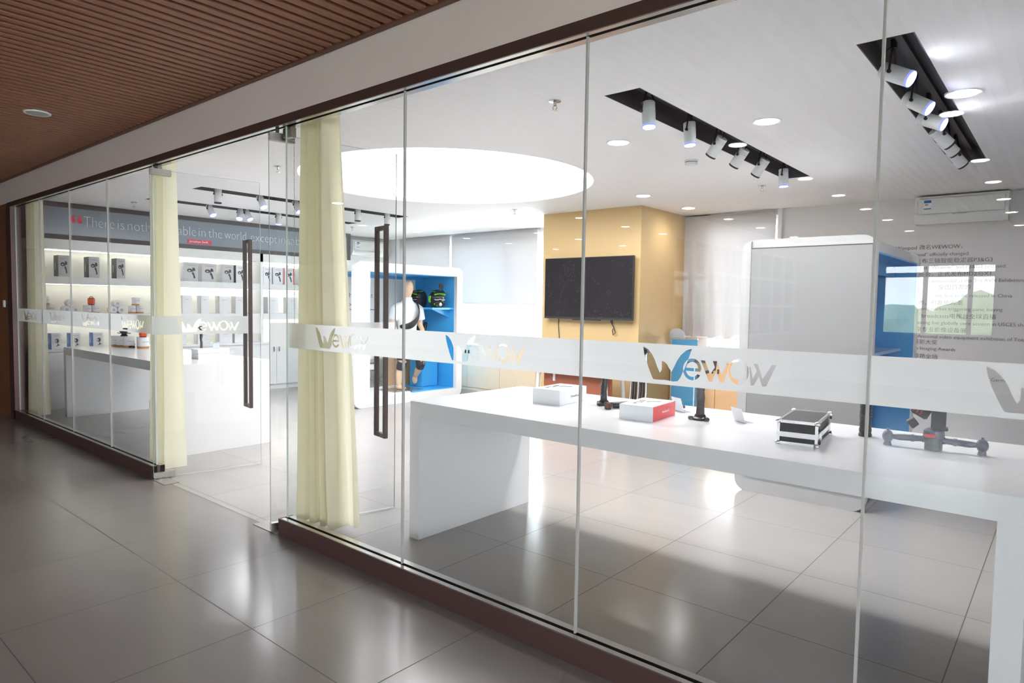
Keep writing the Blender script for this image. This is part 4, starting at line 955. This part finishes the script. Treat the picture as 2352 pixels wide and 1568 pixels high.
b.tube([V(0, .17, 1.49), V(.0, .25, 1.44), V(-.02, .285, 1.28), V(-.02, .29, 1.19), V(.09, .25, 1.10), V(.14, .21, 1.06)], [.06, .058, .05, .044, .038, .03], 14)
b.tube([V(0, -.09, .95), V(.02, -.11, .75), V(.03, -.13, .55), V(.0, -.14, .5), V(-.01, -.15, .36), V(-.01, -.16, .22)], [.09, .082, .062, .056, .056, .038], 14)
b.ell((mx_+.05, my_-.165, .185), (.12, .042, .03), 14)
b.tube([V(0, .09, .95), V(.1, .1, .78), V(.19, .12, .60), V(.17, .14, .54), V(.05, .19, .44), V(-.06, .24, .34)], [.09, .085, .064, .06, .054, .04], 14)
b.ell((mx_-.10, my_+.26, .28), (.05, .042, .085), 14)
obj('body', b, SKIN, t, remesh=.012)
b = B()
b.loft([(mx_, my_, .86, .125, .185), (mx_, my_, 1.03, .122, .178), (mx_, my_, 1.15, .118, .17), (mx_, my_, 1.30, .13, .192), (mx_, my_, 1.42, .13, .205), (mx_, my_, 1.51, .10, .19), (mx_, my_, 1.57, .08, .11), (mx_, my_, 1.60, .07, .078)])
for s in (-1, 1): b.tube([V(0, s*.14, 1.49), V(0, s*.25, 1.44), V(-.005, s*.29, 1.27)], [.078, .08, .078], 14)
obj('polo_shirt', b, SHIRT, t, remesh=.012)
b = B(); b.tube([V(0, 0, 1.585), V(0, 0, 1.635)], [.082, .074], 20, cap=False); obj('collar', b, SHIRT, t, smooth=True)
b = B()
pts = [V(.02, .15, 1.585), V(.11, .145, 1.50), V(.145, .13, 1.40), V(.148, .10, 1.30), V(.14, .03, 1.22), V(.13, -.06, 1.175), V(.10, -.14, 1.165), V(.02, -.185, 1.17)]
w_ = [.035, .045, .05, .06, .06, .055, .045, .03]
rings = []
for i, p in enumerate(pts):
    tg = (pts[min(i+1, 7)]-pts[max(i-1, 0)]).normalized(); nr = Vector((p.x-mx_, p.y-my_, 0)).normalized(); sd = tg.cross(nr).normalized()
    rings.append([p+sd*w_[i]+nr*.012, p+sd*w_[i]-nr*.012, p-sd*w_[i]-nr*.012, p-sd*w_[i]+nr*.012])
b.rings(rings); sg = obj('chest_sling', b, BLACK, t, smooth=True); md = sg.modifiers.new('s', 'SUBSURF'); md.levels = md.render_levels = 2
b = B(); b.loft([(mx_, my_, .80, .135, .185), (mx_, my_, .90, .13, .178), (mx_, my_, 1.0, .12, .165)])
b.tube([V(0, -.09, .92), V(.02, -.11, .75), V(.03, -.125, .62)], [.105, .10, .09], 14); b.tube([V(0, .09, .92), V(.1, .1, .78), V(.16, .115, .66)], [.105, .10, .088], 14)
obj('shorts', b, DARK, t, remesh=.014)
for pl in ([V(.03, -.13, .60), V(.01, -.135, .52), V(0, -.14, .47)], [V(.17, .12, .64), V(.185, .13, .57), V(.14, .155, .50)]):
    b = B(); b.tube(pl, [.074, .078, .066], 14); obj('knee_pad', b, DARK, t, smooth=True)
def hand(o, d, s):
    b = B(); o = Vector(o); d = Vector(d).normalized(); sd = Vector((0, 1, 0)); up = d.cross(sd).normalized(); sd = up.cross(d)
    b.ell(o+d*.045, (.03, .03, .045), 12, Matrix((sd, up, d)).transposed())
    for k in range(4):
        a = o+d*.075+sd*(k-1.5)*.017; L = (.055, .065, .06, .045)[k]
        b.tube([a, a+d*L*.5-up*.008, a+d*L*.8-up*.03], [.0095, .009, .007], 8)
    a = o+d*.03+sd*s*.03; b.tube([a, a+d*.03+sd*s*.02, a+d*.055+sd*s*.016-up*.012], [.011, .01, .008], 8)
    return b
obj('glove', hand(V(.05, -.2, .975), (.3, .15, -.9), 1), BLACK, t, smooth=True)
obj('glove', hand(V(.14, .21, 1.065), (.8, -.3, -.4), -1), BLACK, t, smooth=True)
# helmets
def helmet(x, y, z, rz, lab, cam_on):
    t = thing('motocross_helmet', lab, 'helmet', (x, y, z), rz, group='black and green helmets on the blue shelf')
    b = B(); b.ell((0, 0, .165), (.16, .125, .135), 24); b.loft([(0, 0, 0, .12, .1), (0, 0, .06, .145, .118), (0, 0, .15, .158, .124)], 24); obj('shell', b, BLACK, t, local=True, remesh=.008)
    b = B(); b.prism([(.06, 0), (.2, .01), (.225, .06), (.2, .105), (.1, .09), (.05, .06)], 'y', -.075, .075)
    bmesh.ops.bevel(b.bm, geom=b.bm.edges[:], offset=.02, segments=2, affect='EDGES'); obj('chin_guard', b, BLACK, t, local=True, smooth=True)
    b = B(); b.ell((.212, 0, .055), (.02, .026, .034), 12); obj('mouth_vent', b, ALU, t, local=True, smooth=True)
    b = B(); b.ell((.085, 0, .165), (.09, .108, .052), 20); obj('goggle_lens', b, LENSG, t, local=True, smooth=True)
    b = B(); b.tube([(.16, -.085, .13), (.185, -.03, .125), (.19, 0, .14), (.185, .03, .125), (.16, .085, .13)], .008, 8); obj('goggle_frame', b, ALU, t, local=True, smooth=True)
    b = B(); b.prism([(.02, .285), (.22, .245), (.235, .235), (.03, .268)], 'y', -.10, .10); obj('peak', b, BLACK, t, local=True)
    b = B(); b.tube([(.165, -.09, .215), (.185, 0, .232), (.165, .09, .215)], .012, 8); b.tube([(.02, -.10, .27), (.2, -.09, .25)], .006, 6); b.tube([(.02, .10, .27), (.2, .09, .25)], .006, 6)
    for k in range(3): b.tube([(-.04+k*.045, -.122, .19), (-.05+k*.045, -.128, .13), (-.03+k*.045, -.127, .08)], [.009, .007, .003], 8)
    b.tube([(.13, -.075, .06), (.2, -.05, .03)], [.016, .01], 8)
    obj('green_graphic', b, GREEN, t, local=True, smooth=True)
    if cam_on:
        b = B(); b.tube([(-.03, .06, .27), (-.03, .07, .33)], .014, 8); ms = obj('camera_mount', b, DARK, t, local=True)
        b = B(); b.box(-.05, .0, .04, .11, .33, .40, .008); obj('action_camera', b, mat('brown black camera', (.05, .03, .03), .4), ms, local=True)
    return t
helmet(-6.12, 5.25, 1.475, math.radians(-28), 'black and green helmet with goggles and a camera on top, facing the room', True)
helmet(-6.53, 5.22, 1.475, math.radians(-82), 'black and green helmet turned sideways behind the mannequin shoulder', False)
t = thing('chest_harness', 'black chest harness hanging in the lower blue compartment', 'harness', (-6.4, 5.1, .9))
b = B()
for dy in (0, .14): b.tube([(-6.35, 5.0+dy, .86), (-6.32, 5.02+dy, 1.1), (-6.36, 5.08+dy, 1.2), (-6.45, 5.14+dy, 1.13), (-6.45, 5.16+dy, .86)], [.035, .035, .032, .03, .03], 10)
obj('strap', b, BLACK, t, smooth=True)
b = B(); b.box(-6.5, -6.3, 4.98, 5.32, .80, .88, .02); obj('pad', b, DARK, t)
tag(obj('harness_stand', B().box(-6.6, -6.3, 5.08, 5.45, .146, .80, .01), BLUE), 'blue block under the chest harness in the display cabinet', 'stand')

# ------------------------------------------------------------------ display island seen end-on
t = thing('display_island', 'display cabinet seen from its grey rounded end, blue inside, before the lettered wall', 'display cabinet', (.32, 4.1, 0))
GREYPAN = mat('grey glass panel', (.30, .30, .31), .12, var=.01)
def end_panel(y0, y1):
    me = curve_fill([rrect(-.2, .815, .0, 2.115, .1)], (y1-y0)/2); me.transform(basis((0, (y0+y1)/2, 0), (1, 0, 0), (0, 0, 1))); return me
obj('end_panel', end_panel(3.18, 3.26), mat('grey painted panel', (.46, .46, .47), .4), t)
obj('grey_board', B().box(-.115, .79, 3.168, 3.18, .14, 2.04), GREYPAN, t)
obj('board_rail', B().box(-.117, .79, 3.166, 3.181, 2.04, 2.046), INK, t)
obj('board_edge', B().box(-.12, -.115, 3.166, 3.181, .14, 2.10), INKSOFT, t)
obj('end_panel', end_panel(4.95, 5.03), LACQ, t)
b = B(); b.box(-.12, .74, 3.26, 4.95, .03, .13); b.box(-.12, .74, 3.26, 4.95, 2.0, 2.1); b.box(-.14, -.12, 3.26, 4.95, .03, 2.1); obj('deck', b, LACQ, t)
b = B(); b.box(-.12, -.10, 3.27, 4.94, .13, 1.99); b.box(-.12, .80, 4.93, 4.95, .13, 1.99); b.box(-.12, .80, 3.26, 3.28, .13, 1.99); b.box(-.12, .80, 3.28, 4.93, 1.98, 1.995); b.box(-.12, .80, 3.28, 4.93, .13, .14); b.box(.6, .62, 3.28, 4.93, 1.86, 1.98); obj('blue_lining', b, BLUE, t)
obj('shelf', B().box(-.10, .7, 3.28, 4.93, 1.16, 1.185), mat('pale blue shelf', rgb(150, 190, 232), .3), t)
b = B(); b.prism([(3.28, .72), (4.93, .72), (4.93, .75), (3.28, .75)], 'x', -.1, .6); obj('shelf', b, BLUE, t)
b = B(); b.prism([(3.3, 1.62), (3.34, 1.66), (4.2, 1.30), (4.2, 1.25)], 'x', -.095, -.06); obj('strut', b, mat('pale blue shelf', rgb(150, 190, 232), .3), t)

# ------------------------------------------------------------------ pillar: television and cables
t = thing('television', 'large black wall television on the oak pillar', 'television', (-3.12, 5.3, 1.36))
b = B(); b.box(-3.835, -2.405, 5.2, 5.245, 1.36, 2.205, .004); obj('bezel', b, BLACK, t)
obj('screen', B().box(-3.825, -2.415, 5.198, 5.2, 1.395, 2.196), TVS, t)
b = B(); b.box(-3.6, -2.64, 5.245, 5.28, 1.45, 2.1); obj('back_housing', b, DARK, t)
obj('lower_lip', B().box(-3.83, -2.41, 5.192, 5.2, 1.362, 1.378), DARK, t); obj('sensor_bump', B().box(-3.35, -2.9, 5.2, 5.23, 1.347, 1.362, .003), DARK, t)
b = B(); b.tube([(-3.64, 5.285, 1.42), (-3.645, 5.29, 1.25), (-3.63, 5.29, 1.1), (-3.64, 5.285, .5)], .005, 6); tag(obj('power_cable', b, BLACK), 'thin black cable hanging straight down below the television', 'cable')
b = B(); b.tube([(-2.76, 5.28, 1.40), (-2.75, 5.28, 1.3), (-2.71, 5.27, 1.24), (-2.69, 5.27, 1.19), (-2.73, 5.275, 1.16), (-2.745, 5.28, 1.22), (-2.72, 5.28, 1.26), (-2.77, 5.28, 1.33), (-2.77, 5.28, 1.42)], .006, 6); tag(obj('power_cable', b, BLACK), 'bundled black cable loop under the television', 'cable')
# desk in front of the pillar
t = thing('desk', 'white-legged desk with brown front panel before the oak pillar', 'desk', (-2.84, 4.75, 0))
obj('desktop', B().box(-3.5, -2.30, 4.45, 5.05, .72, .745, .003), DARK, t); obj('front_panel', B().box(-3.36, -2.32, 4.6, 4.618, .28, .69), DESKBR, t)
obj('hook', B().box(-3.2, -3.17, 4.58, 4.6, .56, .68), WHITECARD, t)
for x in (-3.42, -2.38):
    b = B(); s = 1 if x > -3 else -1
    b.tube([(x-s*.03, 4.56, .72), (x, 4.56, .62), (x+s*.02, 4.55, .35), (x+s*.06, 4.5, .02)], [.028, .026, .025, .03], 10); b.tube([(x-s*.03, 4.95, .72), (x, 4.95, .62), (x+s*.02, 4.96, .35), (x+s*.06, 5.0, .02)], [.028, .026, .025, .03], 10); obj('leg', b, LACQ, t, smooth=True)
t = thing('folded_tripod', 'bundle of dark folded tripod legs standing beside the desk', 'tripod', (-2.1, 4.9, 0))
for k in range(7):
    b = B(); x = -2.235+k*.036; b.tube([(x, 4.85+.02*(k % 2), 0), (x+.01, 4.9, .5), (x+.015-.004*k, 4.92, 1.0)], [.012, .014, .016], 8); obj('leg', b, BLACK if k % 3 else ALU, t, smooth=True)
b = B(); b.box(-2.245, -2.0, 4.86, 4.97, .96, 1.04, .02); obj('head', b, BLACK, t)
# roll-up banner and grey device by the rear window
t = thing('roll_up_banner', 'teal blue stand-up banner with white stripe between pillar and rear window', 'banner', (-2.0, 6.0, 0))
obj('print', B().box(-2.23, -1.86, 6.0, 6.006, .08, 1.12), TEALBLUE, t); obj('white_stripe', B().box(-1.9, -1.885, 5.998, 6.0, .1, 1.0), LETTERW, t); obj('base', B().box(-2.25, -1.84, 5.96, 6.05, 0, .08, .01), ALU, t); obj('top_bar', B().box(-2.23, -1.86, 5.995, 6.011, 1.11, 1.13), ALU, t)
t = thing('floor_fan', 'grey upright fan head beside the oak pillar edge under the creased blind', 'fan', (-2.28, 6.2, 0))
b = B(); b.lathe([(.05, -.04), (.12, -.02), (.12, .03), (.04, .06)], (-2.27, 6.2, 1.13), 18, axis='y'); obj('head', b, mat('grey plastic', (.42, .43, .46), .4), t, smooth=True)
b = B(); b.tube([(-2.27, 6.2, .03), (-2.27, 6.2, 1.03)], .014, 8); obj('pole', b, BLACK, t); b = B(); b.lathe([(.16, 0), (.16, .02), (.02, .04)], (-2.27, 6.2, 0), 18); obj('base', b, DARK, t, smooth=True)
# cabinets below rear windows
def low_cab(name, x0, x1, m_, lab, grp):
    t = thing(name, lab, 'cabinet', ((x0+x1)/2, 6.4, 0), group=grp)
    obj('carcass', B().box(x0, x1, 6.22, 6.595, 0, .80), m_, t)
    obj('worktop', B().box(x0, x1, 6.19, 6.595, .80, .83), m_, t)
    h = (x0+x1)/2
    for a, c in ((x0, h), (h, x1)):
        d = obj('door', B().box(a+.003, c-.003, 6.2, 6.22, .06, .795, .002), m_, t); obj('knob', B().box(c-.05 if a == x0 else a+.03, c-.03 if a == x0 else a+.05, 6.185, 6.2, .66, .72), BLACK, d)
for i, (x0, x1) in enumerate(((-8.6, -7.1), (-7.1, -5.55), (-5.55, -3.96))):
    low_cab('low_cabinet', x0, x1, CREAM, 'cream low cabinet under the wide rear window, '+['behind the mannequin display', 'just past the mannequin display', 'touching the oak pillar'][i], 'cream low cabinets under the wide window')
low_cab('low_cabinet', -2.35, -1.02, PEACH, 'orange wood low cabinet under the rear window beside the oak pillar', None)
# roller blinds
BLINDS = []
def blind(x0, x1, zb, lab, crease=False):
    t = thing('roller_blind', lab, 'blind', ((x0+x1)/2, 6.53, zb))
    b = B(); nx = 40; nz = 20 if crease else 2
    vs = []
    for j in range(nz+1):
        row = []
        z = zb+(2.83-zb)*j/nz
        for i in range(nx+1):
            u = i/nx; x = x0+(x1-x0)*u; y = 6.53
            if crease:
                f = (1-j/nz)**1.3; y += .035*f*math.sin(2*PI*(u*5.2+.35*(j/nz)))+.012*f*math.sin(2*PI*u*11+j*.3)
            row.append(b.bm.verts.new((x, y, z)))
        vs.append(row)
    for j in range(nz):
        for i in range(nx): b.bm.faces.new((vs[j][i], vs[j][i+1], vs[j+1][i+1], vs[j+1][i]))
    obj('fabric', b, BLIND, t, smooth=True)
    b = B(); b.tube([(x0, 6.53, zb), (x1, 6.53, zb)], .011, 8); obj('bottom_bar', b, WHITE, t)
    b = B(); b.tube([(x0, 6.56, 2.80), (x1, 6.56, 2.80)], .03, 12); obj('roller', b, WHITE, t); BLINDS.append(t)
blind(-8.6, -7.14, 1.56, 'pale grey roller blind behind the mannequin display')
blind(-7.09, -5.03, 1.55, 'pale grey roller blind touching the oak pillar side')
blind(-2.35, -1.07, 1.125, 'creased greyish roller blind between the pillar and the lettered wall', True)
b = B(); b.tube([(-5.92, 6.515, 1.56), (-5.92, 6.5, .98)], .004, 6); b.tube([(-5.92, 6.5, 1.0), (-5.92, 6.5, .93)], .009, 8); obj('cord', b, WHITECARD, BLINDS[1])

# ------------------------------------------------------------------ curtains
def curtain(x0, x1, y0, folds, lab, flare=.0, depth=.05, seedv=1, back=.0):
    rnd = random.Random(seedv); t = thing('curtain', lab, 'curtain', ((x0+x1)/2, y0, .05)); b = B(); n = 90; nz = 24; vs = []
    ph = [rnd.uniform(0, 6.28) for _ in range(4)]
    for j in range(nz+1):
        v = j/nz; z = 2.82-2.77*v; row = []
        for i in range(n+1):
            u = i/n
            x = x0+(x1-x0)*u+flare*v**1.6*(u-.25)
            a = depth*(1+.5*v)
            y = y0+a*math.sin(2*PI*folds*u+ph[0]+.4*math.sin(2.2*v+ph[1]))+.35*a*math.sin(2*PI*folds*2.3*u+ph[2]+v)+back*u*v
            x += .25*a*math.cos(2*PI*folds*u*1.0+ph[3])
            row.append(b.bm.verts.new((x, y, z)))
        vs.append(row)
    for j in range(nz):
        for i in range(n): b.bm.faces.new((vs[j][i], vs[j][i+1], vs[j+1][i+1], vs[j+1][i]))
    obj('cloth', b, CURT, t, smooth=True)
    return t
curtain(-2.03, -1.71, .19, 4.3, 'pale yellow-green curtain gathered behind the glass beside the near door', flare=.11, depth=.06, seedv=3, back=.06)
curtain(-4.46, -4.1, .17, 3.6, 'narrow pale yellow-green curtain gathered beside the far door', flare=.05, depth=.05, seedv=5)
curtain(-8.35, -7.98, .18, 3.4, 'pale curtain gathered at the brown upright frame end', flare=.03, depth=.05, seedv=8)
b = B()
for k in range(128):
    z = 2.62-k*.0105; b.ell((-2.0, .075, z), (.0035, .0035, .0035), 6)
o_ = obj('bead_chain', b, mat('grey beads', (.42, .42, .42), .4)); tag(o_, 'grey bead pull chain hanging beside the near curtain', 'bead chain')

# ------------------------------------------------------------------ history lettering on the rear wall
t = thing('wall_lettering', 'dark grey Chinese and English history lettering on the pale rear wall', 'lettering', (1.2, YB, 1.5))
LINES = [(2.258, 1.012, 'Wenpod \u6539\u540dWEWOW\uff0c', .062), (2.178, 1.03, '\u201cWenpod\u201d officially changed', .055), (2.10, 1.256, '\u53d1\u5e03\u4e09\u8f74\u667a\u80fd\u7a33\u5b9a\u5668P3&G3', .062), (2.03, 1.381, 'name as \u201cWewow\u201d and P3&G3 released.', .055),
         (1.948, 1.255, '\u5c55\u89c8\u4f1a\uff0c\u6b63\u5f0f\u53d1\u5e03MD2\u4e0eX1', .062), (1.874, 1.535, 'announced at the 3rd AVN Exhibition', .055), (1.80, 1.07, '\u5168\u56fd\u9996\u53d1\u7684', .062), (1.706, 1.44, 'the first to be released in China', .055), (1.62, 1.0, '\u4ea7\u54c1\u4e0a\u5e02\uff0c\u5f15\u53d1\u62a2\u8d2d\u6f6e', .062), (1.555, 1.365, 'and market triggering panic buying', .055),
         (1.47, 1.311, 'broadcasts\u7535\u89c6\u53f0\u5168\u7403\u76f4\u64ad', .062), (1.395, 1.62, 'broadcasting live globally core session in USCES show', .055), (1.31, 1.05, '\u4e1c\u4eac\u4e13\u4e1a\u5f71\u50cf\u8bbe\u5907\u5c55', .062), (1.235, 1.62, 'professional video equipment exhibition of Tokyo', .055), (1.165, .78, '\u6444\u5f71\u5927\u5956', .062), (1.095, .957, 'German Imaging Awards', .055), (1.0, .79, '\u60ca\u8273\u5168\u573a', .062), (.785, 1.5, 'stunning the audience in Germany', .055)]
for z, xr, s, sz in LINES:
    text('text_line', s, sz, basis((xr, YB-.002, z), (1, 0, 0), (0, 0, 1)), INK, t, 'RIGHT', off=-.0006)

# ------------------------------------------------------------------ lamps' own light in the hall
for xx, yy in ((-2.43, -5.45), (-6.4, -5.45), (-.4, -8.28), (-4.37, -9.73)):
    ld = bpy.data.lights.new('hall_lamp', 'SPOT'); ld.energy = HALL_W; ld.spot_size = math.radians(110); ld.spot_blend = .8; ld.shadow_soft_size = .07; ld.color = (1, .96, .9)
    lo = bpy.data.objects.new('hall_lamp', ld); COL.objects.link(lo); lo.location = (xx, yy, ZH-.02)
